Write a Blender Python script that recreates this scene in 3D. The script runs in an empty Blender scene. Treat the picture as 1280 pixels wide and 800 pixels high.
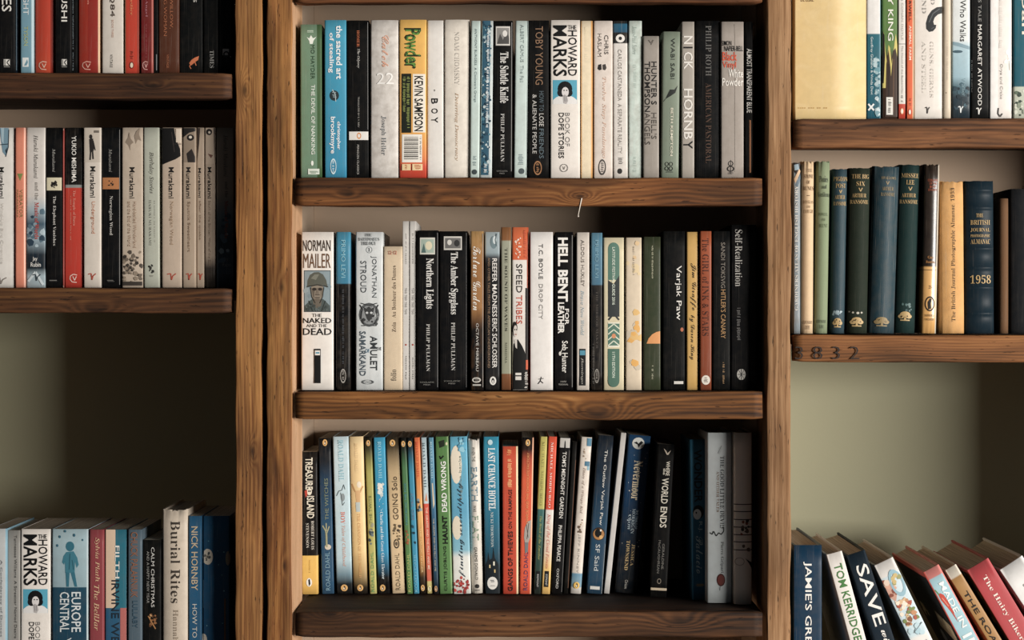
import bpy, bmesh, math, random
from mathutils import Vector, Matrix, noise

S = bpy.context.scene
COL = S.collection
random.seed(11)

# ------------------------------------------------------------------ camera, light, exposure
CAM_Y, FPX, CX, CY = -2.2, 2260.0, 640.0, 400.0
cam_data = bpy.data.cameras.new('camera')
cam_data.sensor_width = 36.0
cam_data.lens = FPX / 1280.0 * 36.0
cam = bpy.data.objects.new('camera', cam_data)
cam.location = (0, CAM_Y, 0)
cam.rotation_euler = (math.pi / 2, 0, 0)
COL.objects.link(cam)
S.camera = cam

world = bpy.data.worlds.new('world')
S.world = world
world.use_nodes = True
world.node_tree.nodes['Background'].inputs[0].default_value = (0.75, 0.90, 1.0, 1)
world.node_tree.nodes['Background'].inputs[1].default_value = 0.05

win = bpy.data.lights.new('window_light', 'AREA')       # daylight from a window off to the right
win.shape = 'RECTANGLE'
win.size, win.size_y = 2.2, 1.0
win.energy = 455
win.color = (1.0, 0.955, 0.895)
win_o = bpy.data.objects.new('window_light', win)
win_o.location = (4.0, -3.55, 0.03)
win_o.rotation_euler = (Vector((0.1, 0.1, 0.0)) - win_o.location).to_track_quat('-Z', 'Y').to_euler()
COL.objects.link(win_o)

vs = S.view_settings
vs.view_transform = 'Standard'
vs.look = 'None'
vs.gamma = 1.0
vs.use_curve_mapping = False
vs.exposure = 0.0

# ------------------------------------------------------------------ helpers
def pxx(px, d): return (px - CX) * (d - CAM_Y) / FPX
def pxz(py, d): return (CY - py) * (d - CAM_Y) / FPX

def lin(h):
    if not isinstance(h, str):
        return tuple(h) if len(h) == 4 else (*h, 1)
    o = []
    for i in (0, 2, 4):
        c = int(h[i:i + 2], 16) / 255
        o.append(c / 12.92 if c <= 0.04045 else ((c + 0.055) / 1.055) ** 2.4)
    return (*o, 1)

def link(o, parent=None):
    COL.objects.link(o)
    if parent:
        o.parent = parent
    return o

def obj(name, me, mats, parent=None):
    o = bpy.data.objects.new(name, me)
    for m in (mats if isinstance(mats, (list, tuple)) else [mats]):
        me.materials.append(m)
    return link(o, parent)

def ink(h, sat=0.87):
    """print colour, a touch faded"""
    c = lin(h); l = 0.3 * c[0] + 0.6 * c[1] + 0.1 * c[2]
    return tuple(l + (v - l) * sat for v in c[:3]) + (1,)

class NT:
    """small helper around a material's node tree"""
    def __init__(s, name):
        s.m = bpy.data.materials.new(name); s.m.use_nodes = True
        s.t = s.m.node_tree; s.b = s.t.nodes['Principled BSDF']
    def n(s, kind, **kw):
        x = s.t.nodes.new(kind)
        for k, v in kw.items(): setattr(x, k, v)
        return x
    def put(s, sock, v):
        if hasattr(v, 'is_linked') or isinstance(v, bpy.types.NodeSocket): s.t.links.new(v, sock)
        else: sock.default_value = v
    def math(s, op, a, b=0.0, c=None, clamp=False):
        x = s.n('ShaderNodeMath', operation=op, use_clamp=clamp)
        s.put(x.inputs[0], a); s.put(x.inputs[1], b)
        if c is not None: s.put(x.inputs[2], c)
        return x.outputs[0]
    def mix(s, f, a, b, blend='MIX'):
        x = s.n('ShaderNodeMix', data_type='RGBA', blend_type=blend)
        s.put(x.inputs[0], f); s.put(x.inputs[6], a); s.put(x.inputs[7], b)
        return x.outputs[2]
    def ramp(s, f, stops, interp='LINEAR'):
        x = s.n('ShaderNodeValToRGB'); r = x.color_ramp; r.interpolation = interp
        s.put(x.inputs[0], f)
        while len(r.elements) > 1: r.elements.remove(r.elements[-1])
        r.elements[0].position = stops[0][0]; r.elements[0].color = stops[0][1]
        for p, c in stops[1:]:
            e = r.elements.new(p); e.color = c
        return x.outputs[0]
    def objco(s):
        tc = s.n('ShaderNodeTexCoord'); sp = s.n('ShaderNodeSeparateXYZ')
        s.t.links.new(tc.outputs['Object'], sp.inputs[0])
        return tc.outputs['Object'], sp.outputs[0], sp.outputs[1], sp.outputs[2]
    def vec(s, x, y, z):
        c = s.n('ShaderNodeCombineXYZ')
        for i, v in enumerate((x, y, z)): s.put(c.inputs[i], v)
        return c.outputs[0]
    def noise(s, vec, scale, detail=2.0, rough=0.5, dist=0.0):
        x = s.n('ShaderNodeTexNoise')
        s.t.links.new(vec, x.inputs['Vector'])
        x.inputs['Scale'].default_value = scale; x.inputs['Detail'].default_value = detail
        x.inputs['Roughness'].default_value = rough; x.inputs['Distortion'].default_value = dist
        return x.outputs[0]
    def bump(s, h, strength, dist=0.001):
        x = s.n('ShaderNodeBump'); x.inputs['Strength'].default_value = strength
        x.inputs['Distance'].default_value = dist
        s.t.links.new(h, x.inputs['Height']); s.t.links.new(x.outputs[0], s.b.inputs['Normal'])
    def base(s, c): s.put(s.b.inputs['Base Color'], c)
    def rough(s, r, spec=0.4):
        s.put(s.b.inputs['Roughness'], r); s.b.inputs['Specular IOR Level'].default_value = spec

_flat = {}
def flat(h, rough=0.55):
    """printed ink of one colour, a little uneven like the photograph's prints"""
    k = (h, rough)
    if k not in _flat:
        t = NT('ink_' + str(h))
        co, x, y, z = t.objco()
        n = t.noise(co, 260.0, 2.0)
        c = ink(h)
        t.base(t.mix(t.math('MULTIPLY', n, 0.22), c, tuple(v * 0.62 for v in c[:3]) + (1,)))
        t.rough(rough, 0.3)
        _flat[k] = t.m
    return _flat[k]

# ------------------------------------------------------------------ wood
def wood(name, axis, dark, mid, light, knots=(), seed=0.0, period=0.007, stain=0.55, fine=0.5, warp=1.0, tilt=0.35, ringc=0.55):
    """rough reclaimed pine: growth rings bulging round knots, fine fibre streaks, dark stains"""
    t = NT(name)
    co, x, y, z = t.objco()
    L, A = (x, z) if axis == 'x' else (z, x)
    L2 = t.math('ADD', L, seed)
    big = t.noise(t.vec(t.math('MULTIPLY', L2, 3.0), t.math('MULTIPLY', A, 16.0), t.math('MULTIPLY', y, 6.0)), 1.0, 3.0, 0.55)
    g = t.math('ADD', t.math('ADD', A, t.math('MULTIPLY', y, tilt)), t.math('MULTIPLY', big, 0.05 * warp))
    kd = None
    for (kl, ka, kr, amp) in knots:
        dl = t.math('DIVIDE', t.math('SUBTRACT', L, kl), kr * 2.6)
        da = t.math('DIVIDE', t.math('SUBTRACT', A, ka), kr)
        e = t.math('POWER', 2.718, t.math('MULTIPLY', t.math('ADD', t.math('MULTIPLY', dl, dl), t.math('MULTIPLY', da, da)), -1.0))
        g = t.math('ADD', g, t.math('MULTIPLY', e, amp))
        k = t.math('POWER', e, 5.0)
        kd = k if kd is None else t.math('MAXIMUM', kd, k)
    ring = t.math('MULTIPLY_ADD', t.math('SINE', t.math('MULTIPLY', g, 6.283 / period)), 0.5, 0.5)
    fib = t.noise(t.vec(t.math('MULTIPLY', L2, 9.0), t.math('MULTIPLY', A, 420.0), t.math('MULTIPLY', y, 420.0)), 1.0, 3.0, 0.6)
    st = t.noise(t.vec(t.math('MULTIPLY', L2, 5.0), t.math('MULTIPLY', A, 22.0), t.math('MULTIPLY', y, 9.0)), 1.0, 4.0, 0.6, 0.6)
    pit = t.noise(t.vec(t.math('MULTIPLY', L2, 60.0), t.math('MULTIPLY', A, 330.0), t.math('MULTIPLY', y, 330.0)), 1.0, 2.0)
    amp = t.noise(t.vec(t.math('MULTIPLY', L2, 4.0), t.math('MULTIPLY', A, 40.0), t.math('MULTIPLY', y, 20.0)), 1.0, 2.0)
    ring = t.math('ADD', t.math('MULTIPLY', t.math('SUBTRACT', ring, 0.5), t.math('MULTIPLY', amp, ringc)), 0.5)
    v = t.math('ADD', t.math('MULTIPLY', ring, 0.5), t.math('MULTIPLY', fib, fine))
    v = t.math('ADD', v, t.math('MULTIPLY', t.math('SUBTRACT', big, 0.5), 0.9))
    c = t.ramp(v, [(0.22, lin(dark)), (0.52, lin(mid)), (0.86, lin(light))])
    sm = t.ramp(st, [(0.42, (0, 0, 0, 1)), (0.66, (1, 1, 1, 1))])
    dk = tuple(q * 0.42 for q in lin(dark)[:3]) + (1,)
    c = t.mix(t.math('MULTIPLY', sm, stain), c, dk)
    pm = t.ramp(pit, [(0.66, (0, 0, 0, 1)), (0.74, (1, 1, 1, 1))])
    c = t.mix(t.math('MULTIPLY', pm, 0.7), c, dk)
    if kd is not None: c = t.mix(t.math('MULTIPLY', kd, 0.75), c, dk)
    t.base(c); t.rough(0.72, 0.25)
    t.bump(t.math('ADD', t.math('MULTIPLY', ring, 0.35), t.math('ADD', fib, t.math('MULTIPLY', pm, -0.5))), 0.5, 0.0012)
    return t.m

def plank(name, axis, lo, hi, mat, parent, seed=0, wob=0.0010, r=0.0022, step=0.012):
    """one rough-sawn board: rounded section swept along its length with wavering edges"""
    lo, hi = Vector(lo), Vector(hi); c = (lo + hi) / 2; h = (hi - lo) / 2
    ai = 'xyz'.index(axis); ia, ib = [i for i in range(3) if i != ai]
    prof = []
    for (sx, sy, a0) in ((1, 1, 0), (-1, 1, 90), (-1, -1, 180), (1, -1, 270)):
        for k in range(4):
            a = math.radians(a0 + k * 30)
            prof.append((sx * (h[ia] - r) + r * math.cos(a), sy * (h[ib] - r) + r * math.sin(a)))
    out = []                                  # fill the long straight runs
    for i, p in enumerate(prof):
        q = prof[(i + 1) % len(prof)]; out.append(p)
        d = math.dist(p, q); k = min(6, int(d / 0.006))
        for j in range(1, k): out.append((p[0] + (q[0] - p[0]) * j / k, p[1] + (q[1] - p[1]) * j / k))
    prof = out
    n = max(2, int(2 * h[ai] / step))
    bm = bmesh.new(); rings = []
    for i in range(n + 1):
        l = -h[ai] + 2 * h[ai] * i / n
        end = 1.0 if 0 < i < n else 0.0
        ring = []
        for (a, b) in prof:
            p = Vector((0, 0, 0)); p[ai] = l; p[ia] = a; p[ib] = b
            nz = noise.noise_vector(Vector((l * 22 + seed * 7.3, a * 55 + seed, b * 55))) * wob
            nz += noise.noise_vector(Vector((l * 5 + seed * 3.1, seed * 2.0, a * 8))) * wob * 0.9
            if not end: p[ia] *= 1 - r / 2 / h[ia]; p[ib] *= 1 - r / 2 / h[ib]
            nz[ai] = nz[ai] * 0.5
            ring.append(bm.verts.new(p + nz))
        rings.append(ring)
    m = len(prof)
    for i in range(n):
        for j in range(m):
            f = bm.faces.new((rings[i][j], rings[i][(j + 1) % m], rings[i + 1][(j + 1) % m], rings[i + 1][j])); f.smooth = True
    bm.faces.new(rings[0]); bm.faces.new(rings[-1])
    bmesh.ops.recalc_face_normals(bm, faces=bm.faces)
    me = bpy.data.meshes.new(name); bm.to_mesh(me); bm.free()
    o = obj(name, me, mat, parent); o.location = c
    return o

def box(name, lo, hi, mat, parent=None, bev=0.0):
    lo, hi = Vector(lo), Vector(hi); c = (lo + hi) / 2; h = hi - lo
    bm = bmesh.new(); bmesh.ops.create_cube(bm, size=1)
    bmesh.ops.scale(bm, vec=h, verts=bm.verts)
    if bev: bmesh.ops.bevel(bm, geom=bm.edges[:], offset=bev, segments=2, affect='EDGES')
    me = bpy.data.meshes.new(name); bm.to_mesh(me); bm.free()
    o = obj(name, me, mat, parent); o.location = c
    return o

def paint(name, h, rough=0.8):
    t = NT(name); co, x, y, z = t.objco()
    n = t.noise(co, 5.0, 4.0); n2 = t.noise(co, 180.0, 2.0)
    c = lin(h)
    t.base(t.mix(t.math('MULTIPLY', n, 0.35), c, tuple(v * 0.8 for v in c[:3]) + (1,)))
    t.rough(rough, 0.25); t.bump(n2, 0.15, 0.0008)
    return t.m

# ------------------------------------------------------------------ the setting
WALL_Y = 0.36      # the plaster wall; boards close some of the bays nearer to the front
BACK_Y = 0.285
FLOOR_Z = -1.15
sage = paint('sage_wall_paint', '96947c')
taupe = paint('taupe_panel_paint', 'b59f8a')
w = box('wall_back', (-1.6, WALL_Y, FLOOR_Z), (1.6, WALL_Y + 0.1, 1.3), sage); w['kind'] = 'structure'
fl = box('floor', (-1.6, -4.2, FLOOR_Z - 0.05), (4.6, WALL_Y + 0.1, FLOOR_Z), wood('floor_boards', 'x', '3a2618', '5c3d26', '7d5738', period=0.012)); fl['kind'] = 'structure'

# ------------------------------------------------------------------ the bookcases
SH_Y = 0.002
def root(name, loc, label, cat, group=None):
    o = bpy.data.objects.new(name, None); o.location = loc; link(o)
    o.empty_display_size = 0.05
    o['label'] = label; o['category'] = cat
    if group: o['group'] = group
    return o

post_a = wood('post_wood', 'z', '301c0e', '754a29', 'a87846', knots=((0.38, -0.005, 0.007, 0.02), (-0.06, 0.004, 0.006, 0.015)), seed=2.3, period=0.0046, stain=0.5, fine=0.8, warp=0.45)
post_b = wood('post_wood_smooth', 'z', '311b0d', '774a27', 'ac7a46', knots=((0.14, 0.003, 0.006, 0.012), (-0.2, 0.006, 0.005, 0.01)), seed=7.9, period=0.011, stain=0.65, fine=0.75, warp=0.9)
post_c = wood('post_wood_grey', 'z', '3f2919', '7e5a3a', 'a98460', knots=((-0.32, 0.004, 0.007, 0.014),), seed=4.1, period=0.008, stain=0.35, fine=0.8, warp=0.6)
inner = wood('bare_inner_wood', 'z', 'a5805e', 'c49b78', 'd6b08e', seed=1.2, period=0.02, stain=0.08, fine=0.5)

def zsh(py): return pxz(py, SH_Y)
POST_Y = 0.004
def P(px): return pxx(px, POST_Y)

bc_left = root('bookcase', (-0.64, 0.1, FLOOR_Z), 'dark wooden bookcase with an empty shadowed bay above its lowest row of books', 'bookcase', 'bookcases along the wall')
bc_mid = root('bookcase', (0.02, 0.1, FLOOR_Z), 'central wooden bookcase between two rough posts with three full rows of paperbacks', 'bookcase', 'bookcases along the wall')
bc_right = root('bookcase', (0.55, 0.1, FLOOR_Z), 'wooden bookcase with a stamped number on one shelf and leaning cookbooks below', 'bookcase', 'bookcases along the wall')
def at(o, r):
    o.location = o.location - r.location

POST_TOP = 0.95
def post(r, px0, px1, mat, seed, label=None, x0=None, x1=None):
    a = P(px0) if x0 is None else x0; b = P(px1) if x1 is None else x1
    o = plank('upright_post', 'z', (a, POST_Y, FLOOR_Z), (b, 0.105, POST_TOP), mat, r, seed, 0.0016, 0.0018, 0.014); at(o, r)
    if label: o['label'] = label
    return o
post(bc_left, -345, -312, post_a, 3)
post(bc_left, 294.5, 327.2, post_a, 1, 'ridged brown post with deep long grain')
post(bc_mid, 333.4, 364.6, post_b, 2, 'smoother brown post with dark knots')
post(bc_mid, 959, 988.6, post_c, 5, 'greyish brown post with an oval knot low down')
post(bc_right, 1520, 1552, post_b, 6)
def lining(r, x0, x1):
    o = box('inner_lining', (x0, POST_Y + 0.004, FLOOR_Z), (x1, 0.1045, POST_TOP), inner, r); at(o, r); o['label'] = 'pale bare wood lining of the post'
lining(bc_mid, P(364.6) - 0.0012, P(364.6) + 0.0012)
def side_panel(r, px0, px1):
    o = box('side_panel', (P(px0), 0.1055, FLOOR_Z), (P(px1), WALL_Y - 0.001, POST_TOP), taupe, r); at(o, r)
side_panel(bc_left, -345, -312); side_panel(bc_left, 297, 326); side_panel(bc_mid, 334, 360.5); side_panel(bc_mid, 963, 988); side_panel(bc_right, 1520, 1552)
def back_panel(r, px0, px1, z0, z1):
    o = box('back_panel', (P(px0), BACK_Y, z0), (P(px1), BACK_Y + 0.004, z1), taupe, r); at(o, r)
back_panel(bc_mid, 360.8, 962.7, FLOOR_Z, POST_TOP)
back_panel(bc_left, -311, 296, zsh(384), POST_TOP)
back_panel(bc_right, 988.6, 1520, zsh(440), POST_TOP)

def shelf(r, px0, px1, pt, pb, mat, seed, label=None, thick=0.012):
    """a thick front lip with the thinner board it edges running back to the wall"""
    x0, x1, zt, zb = pxx(px0, SH_Y), pxx(px1, SH_Y), zsh(pt), zsh(pb)
    lip = plank('shelf_lip', 'x', (x0, SH_Y, zb), (x1, SH_Y + 0.022, zt), mat, r, seed, 0.0011, 0.0022, 0.011)
    at(lip, r)
    if label: lip['label'] = label
    bd = plank('shelf_board', 'x', (x0, SH_Y + 0.0225, zt - thick), (x1, BACK_Y - 0.0005, zt - 0.0004), shaded_board_wood, r, seed + 50, 0.0004, 0.0015, 0.011)
    at(bd, r)
    for px in (px0, px1):                              # the dowels that carry the board's ends
        for y in (0.075, 0.2):
            bm = bmesh.new()
            bmesh.ops.create_cone(bm, cap_ends=True, segments=10, radius1=0.004, radius2=0.004, depth=0.0035)
            bmesh.ops.rotate(bm, cent=(0, 0, 0), matrix=Matrix.Rotation(math.pi / 2, 3, 'Y'), verts=bm.verts)
            me = bpy.data.meshes.new('shelf_dowel'); bm.to_mesh(me); bm.free()
            d = obj('shelf_dowel', me, inner, bd); d.location = Vector((pxx(px, SH_Y), y, zt - thick / 2)) - (bd.location + r.location)
    return lip
D_, M_, L_ = '2e1b10', '6b4226', '9a6a3e'
shaded_board_wood = wood('shaded_board_wood', 'x', '140d09', '2e1e14', '4a3221', seed=33.0, period=0.01, stain=0.6, fine=0.5)  # darker than the lips: shade on the shelf tops put into the colour
xm = (pxx(369, SH_Y) + pxx(953, SH_Y)) / 2
def kx(px, py, pt, pb, px0, px1):                      # a knot's place in its board's own coordinates
    return pxx(px, SH_Y) - (pxx(px0, SH_Y) + pxx(px1, SH_Y)) / 2, zsh(py) - (zsh(pt) + zsh(pb)) / 2
def kn(px, py, r, amp, pt, pb, px0=369, px1=953):
    a, b = kx(px, py, pt, pb, px0, px1); return (a, b, r, amp)
shelf(bc_mid, 369, 953, -60, 3, wood('shelf_wood_a', 'x', D_, M_, L_, seed=9.1), 10)
s1 = shelf(bc_mid, 369, 953, 222, 257, wood('shelf_wood_b', 'x', '28180d', '774a28', 'b07c48', (kn(725, 246, 0.007, 0.028, 222, 257), kn(560, 262, 0.02, 0.03, 222, 257), kn(435, 243, 0.006, 0.01, 222, 257)), 3.7, 0.0062, 0.6, 0.4), 11)
s2 = shelf(bc_mid, 369, 953, 490, 524.5, wood('shelf_wood_c', 'x', '2c1a0f', '80522a', 'b98650', (kn(748, 519, 0.016, 0.045, 490, 524.5), kn(560, 535, 0.02, 0.025, 490, 524.5)), 6.2, 0.0068, 0.5, 0.4), 12)
s3 = shelf(bc_mid, 369, 953, 765, 797, wood('shelf_wood_d', 'x', '1e120b', '57371f', '855b38', (kn(850, 776, 0.012, 0.02, 765, 797), kn(412, 768, 0.008, 0.02, 765, 797)), 1.9, 0.007, 0.6, 0.4), 13)
wl = wood('shelf_wood_e', 'x', '1b100a', '4a2e1c', '7a5330', (kn(192, 107, 0.006, 0.02, 91, 123, -306, 289),), 12.2, 0.009, 0.6, 0.5)
wl2 = wood('shelf_wood_f', 'x', '1e120b', '573720', '8f6237', (kn(120, 388, 0.012, 0.03, 360, 391, -306, 289),), 15.2, 0.009, 0.55, 0.5)
shelf(bc_left, -306, 289, -205, -172, wl2, 14)
shelf(bc_left, -306, 289, 91, 123, wl, 15)
shelf(bc_left, -306, 289, 360, 391, wl2, 16)
shelf(bc_left, -306, 289, 862, 895, wl, 17)
wr = wood('shelf_wood_g', 'x', '2f1c11', '7a5031', 'a87549', (), 21.2, 0.0058, 0.45, 0.45, tilt=0.2)
wr2 = wood('shelf_wood_h', 'x', '33200f', '7f522f', 'a97645', (), 25.6, 0.0042, 0.3, 0.45, warp=0.6)
shelf(bc_right, 992.7, 1514, -150, -117, wr, 18)
shelf(bc_right, 992.7, 1514, 148.5, 185, wr, 19)
s_num = shelf(bc_right, 992.7, 1514, 418.5, 452.5, wr2, 20, 'brown shelf board stamped with a four digit number')
shelf(bc_right, 992.7, 1514, 952, 988, wr, 21)

# a pale splinter hanging from the underside of the second board
bm = bmesh.new()
pr = None
for k in range(5):
    f = k / 4
    ring = [bm.verts.new((0.0045 * (1 - f) + 0.0008 * math.cos(a) * (1 - 0.5 * f) - 0.0015, 0.0008 * math.sin(a), -0.022 * f + 0.01)) for a in (0, 2.1, 4.2)]
    if pr:
        for i in range(3): bm.faces.new((pr[i], pr[(i + 1) % 3], ring[(i + 1) % 3], ring[i]))
    pr = ring
bmesh.ops.create_icosphere(bm, subdivisions=1, radius=0.0013, matrix=Matrix.Translation((-0.0012, 0, -0.012)))
me = bpy.data.meshes.new('splinter'); bm.to_mesh(me); bm.free()
sp = obj('splinter', me, flat('c9c0b2'), s1)
sp.location = Vector((pxx(724, SH_Y), SH_Y - 0.0005, zsh(258))) - (s1.location + bc_mid.location)
sp['label'] = 'thin pale splinter hanging from the board'
# ------------------------------------------------------------------ books
def cover_mat(stops, H, rough=0.42, wear=0.25, mottle=0.0, mot_col='ffffff', cloth=False, vcol=None, w=0.02):
    t = NT('cover')
    co, x, y, z = t.objco()
    if isinstance(stops, str): c = ink(stops)
    else: c = t.ramp(t.math('DIVIDE', z, H), [(max(0.0, min(1.0, 1 - p)), ink(q)) for p, q in reversed(stops)])
    if vcol:                                        # stripes of another colour along the spine
        for (u0, u1, q) in vcol:
            a = t.math('MULTIPLY', t.math('GREATER_THAN', x, (u0 - .5) * w), t.math('LESS_THAN', x, (u1 - .5) * w))
            c = t.mix(a, c, ink(q))
    if mottle:
        n = t.noise(t.vec(t.math('MULTIPLY', x, 130.0), t.math('MULTIPLY', y, 30.0), t.math('MULTIPLY', z, 42.0)), 1.0, 4.0, 0.6, 0.8)
        m = t.ramp(n, [(0.45, (0, 0, 0, 1)), (0.62, (1, 1, 1, 1))])
        c = t.mix(t.math('MULTIPLY', m, mottle), c, lin(mot_col))
    lum = max(lin(stops)[:3]) if isinstance(stops, str) else 1.0
    if lum < 0.03: wear *= 0.35
    # long rubbed streaks and small scuffs from handling
    s = t.noise(t.vec(t.math('MULTIPLY', x, 900.0), t.math('MULTIPLY', y, 300.0), t.math('MULTIPLY', z, 14.0)), 1.0, 3.0, 0.6)
    sm = t.ramp(s, [(0.60, (0, 0, 0, 1)), (0.72, (1, 1, 1, 1))])
    c = t.mix(t.math('MULTIPLY', sm, wear * 0.45), c, lin('cfc6ba'))
    d = t.noise(co, 90.0, 4.0, 0.6)
    dm = t.ramp(d, [(0.35, (1, 1, 1, 1)), (0.6, (0, 0, 0, 1))])
    c = t.mix(t.math('MULTIPLY', dm, wear * 0.35), c, lin('6d5f50'))
    t.base(c); t.rough(rough + (.12 if lum < .03 else 0), 0.1 if lum < .03 else 0.2 if rough > .3 else .5)
    f = t.noise(co, 1400.0 if cloth else 220.0, 2.0)
    t.bump(f, 0.45 if cloth else 0.12, 0.0006)
    return t.m

def page_mat():
    t = NT('pages'); co, x, y, z = t.objco()
    n = t.noise(t.vec(t.math('MULTIPLY', x, 1800.0), t.math('MULTIPLY', y, 8.0), t.math('MULTIPLY', z, 8.0)), 1.0, 2.0)
    t.base(t.ramp(n, [(0.3, lin('8f8373')), (0.7, lin('d8ccb8'))])); t.rough(0.85, 0.1)
    return t.m
PAGES = page_mat()

def serif(s):
    o = ''
    for c in s:
        if 'A' <= c <= 'Z': o += chr(0x1D400 + ord(c) - 65)
        elif 'a' <= c <= 'z': o += chr(0x1D41A + ord(c) - 97)
        elif '0' <= c <= '9': o += chr(0x1D7CE + ord(c) - 48)
        else: o += c
    return o
def ital(s):
    o = ''
    for c in s:
        if c == 'h': o += '\u210E'
        elif 'A' <= c <= 'Z': o += chr(0x1D434 + ord(c) - 65)
        elif 'a' <= c <= 'z': o += chr(0x1D44E + ord(c) - 97)
        else: o += c
    return o
def script(s):
    o = ''
    for c in s:
        if 'A' <= c <= 'Z': o += chr(0x1D4D0 + ord(c) - 65)
        elif 'a' <= c <= 'z': o += chr(0x1D4EA + ord(c) - 97)
        else: o += c
    return o
def styled(s, st):
    if 'r' in st: return serif(s)
    if 'i' in st: return ital(s)
    if 'c' in st: return script(s)
    return s

TEXTS = []      # (string, style, mode, u0, u1, t0, t1, placer, colour, parent, name)

def spine_y(s, c, r, hw):
    """how far the spine lies behind its foremost line, s in -1..1 across it"""
    y = c * s * s
    k = r / hw
    e = abs(s) - (1 - k)
    if e > 0:
        q = min(1.0, e / k)
        y += r * (1 - math.sqrt(max(0.0, 1 - q * q)))
    return y

def make_cover(w, H, d, hard, curve, r, bands, fray, rnd, ridge):
    hw = w / 2
    us = []
    k = min(0.98, r / hw)
    for i in range(5):
        a = i / 4 * math.pi / 2
        us.append(-1 + k * (1 - math.sin(math.pi / 2 - a)))
    mid = [-(1 - k) + 2 * (1 - k) * i / 8 for i in range(1, 8)]
    us = us + mid + [-u for u in reversed(us)]
    th = min(0.0024 if hard else 0.0005, w * 0.16)
    outer = [(-hw, d)] + [(-hw, d * .5)] + [(u * hw, spine_y(u, curve, r, hw)) for u in us] + [(hw, d * .5), (hw, d)]
    if hard:                               # the hinge groove of a case binding
        outer = [(-hw, d), (-hw, 0.012), (-hw + 0.0010, 0.0075)] + [(u * (hw - 0.0003), spine_y(u, curve, r, hw)) for u in us] + [(hw - 0.0010, 0.0075), (hw, 0.012), (hw, d)]
    n = len(outer)
    inn = []
    for i, (x, y) in enumerate(outer):
        a = outer[max(0, i - 1)]; b = outer[min(n - 1, i + 1)]
        tx, ty = b[0] - a[0], b[1] - a[1]; L = math.hypot(tx, ty) or 1
        inn.append((x - ty / L * th, y + tx / L * th) if 0 < i < n - 1 else (x + (th if x < 0 else -th), y))
    zs = [i / 10 for i in range(11)]
    for b in bands: zs += [1 - b - .012, 1 - b - .006, 1 - b, 1 - b + .006, 1 - b + .012]
    zs = sorted(set(max(0, min(1, z)) for z in zs))
    bm = bmesh.new(); R = []
    for z in zs:
        off = 0.0
        for b in bands:
            q = abs(z - (1 - b))
            if q < .0061: off = ridge
        top = z in (0.0, 1.0)
        row = []
        for lst in (outer, inn):
            vs_ = []
            for (x, y) in lst:
                zz = z * H
                front = y < 0.006
                yy = y - (off if front else 0)
                if top and front:
                    yy += 0.0006 + (abs(rnd.gauss(0, 1)) * fray * .4)
                    if z == 1.0: zz -= abs(rnd.gauss(0, 1)) * fray
                else:
                    yy += rnd.uniform(-1, 1) * 0.00008
                vs_.append(bm.verts.new((x, yy, zz)))
            row.append(vs_)
        R.append(row)
    for i in range(len(zs) - 1):
        for j in range(n - 1):
            f = bm.faces.new((R[i][0][j], R[i][0][j + 1], R[i + 1][0][j + 1], R[i + 1][0][j])); f.smooth = True
            f = bm.faces.new((R[i][1][j + 1], R[i][1][j], R[i + 1][1][j], R[i + 1][1][j + 1])); f.smooth = True
        for j in (0, n - 1):
            bm.faces.new((R[i][0][j], R[i][1][j], R[i + 1][1][j], R[i + 1][0][j]))
    for i in (0, len(zs) - 1):
        for j in range(n - 1):
            bm.faces.new((R[i][0][j], R[i][0][j + 1], R[i][1][j + 1], R[i][1][j]))
    bmesh.ops.recalc_face_normals(bm, faces=bm.faces)
    me = bpy.data.meshes.new('cover'); bm.to_mesh(me); bm.free()
    return me, th

def tval(t, ytop, ybot):
    return t if -1.2 <= t <= 1.2 else (t - ytop) / (ybot - ytop)

ROWS = {  # shelf top in px, depth of the spines, group
    'L1': (91, 0.030, 'books on the upper shelf of the left bookcase'),
    'L2': (360, 0.035, 'books on the second shelf of the left bookcase'),
    'L3': (862, 0.035, 'books at the foot of the left bookcase'),
    'M1': (222, 0.024, 'paperbacks on the top shelf of the central bookcase'),
    'M2': (490, 0.035, 'books on the second shelf of the central bookcase'),
    'M3': (765, 0.140, 'children\'s books on the third shelf of the central bookcase'),
    'R1': (148.5, 0.030, 'books on the upper shelf of the right bookcase'),
    'R2': (418.5, 0.040, 'old books on the stamped shelf of the right bookcase'),
    'R3': (952, 0.035, 'cookbooks leaning in the right bookcase'),
}
NB = [0]

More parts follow.
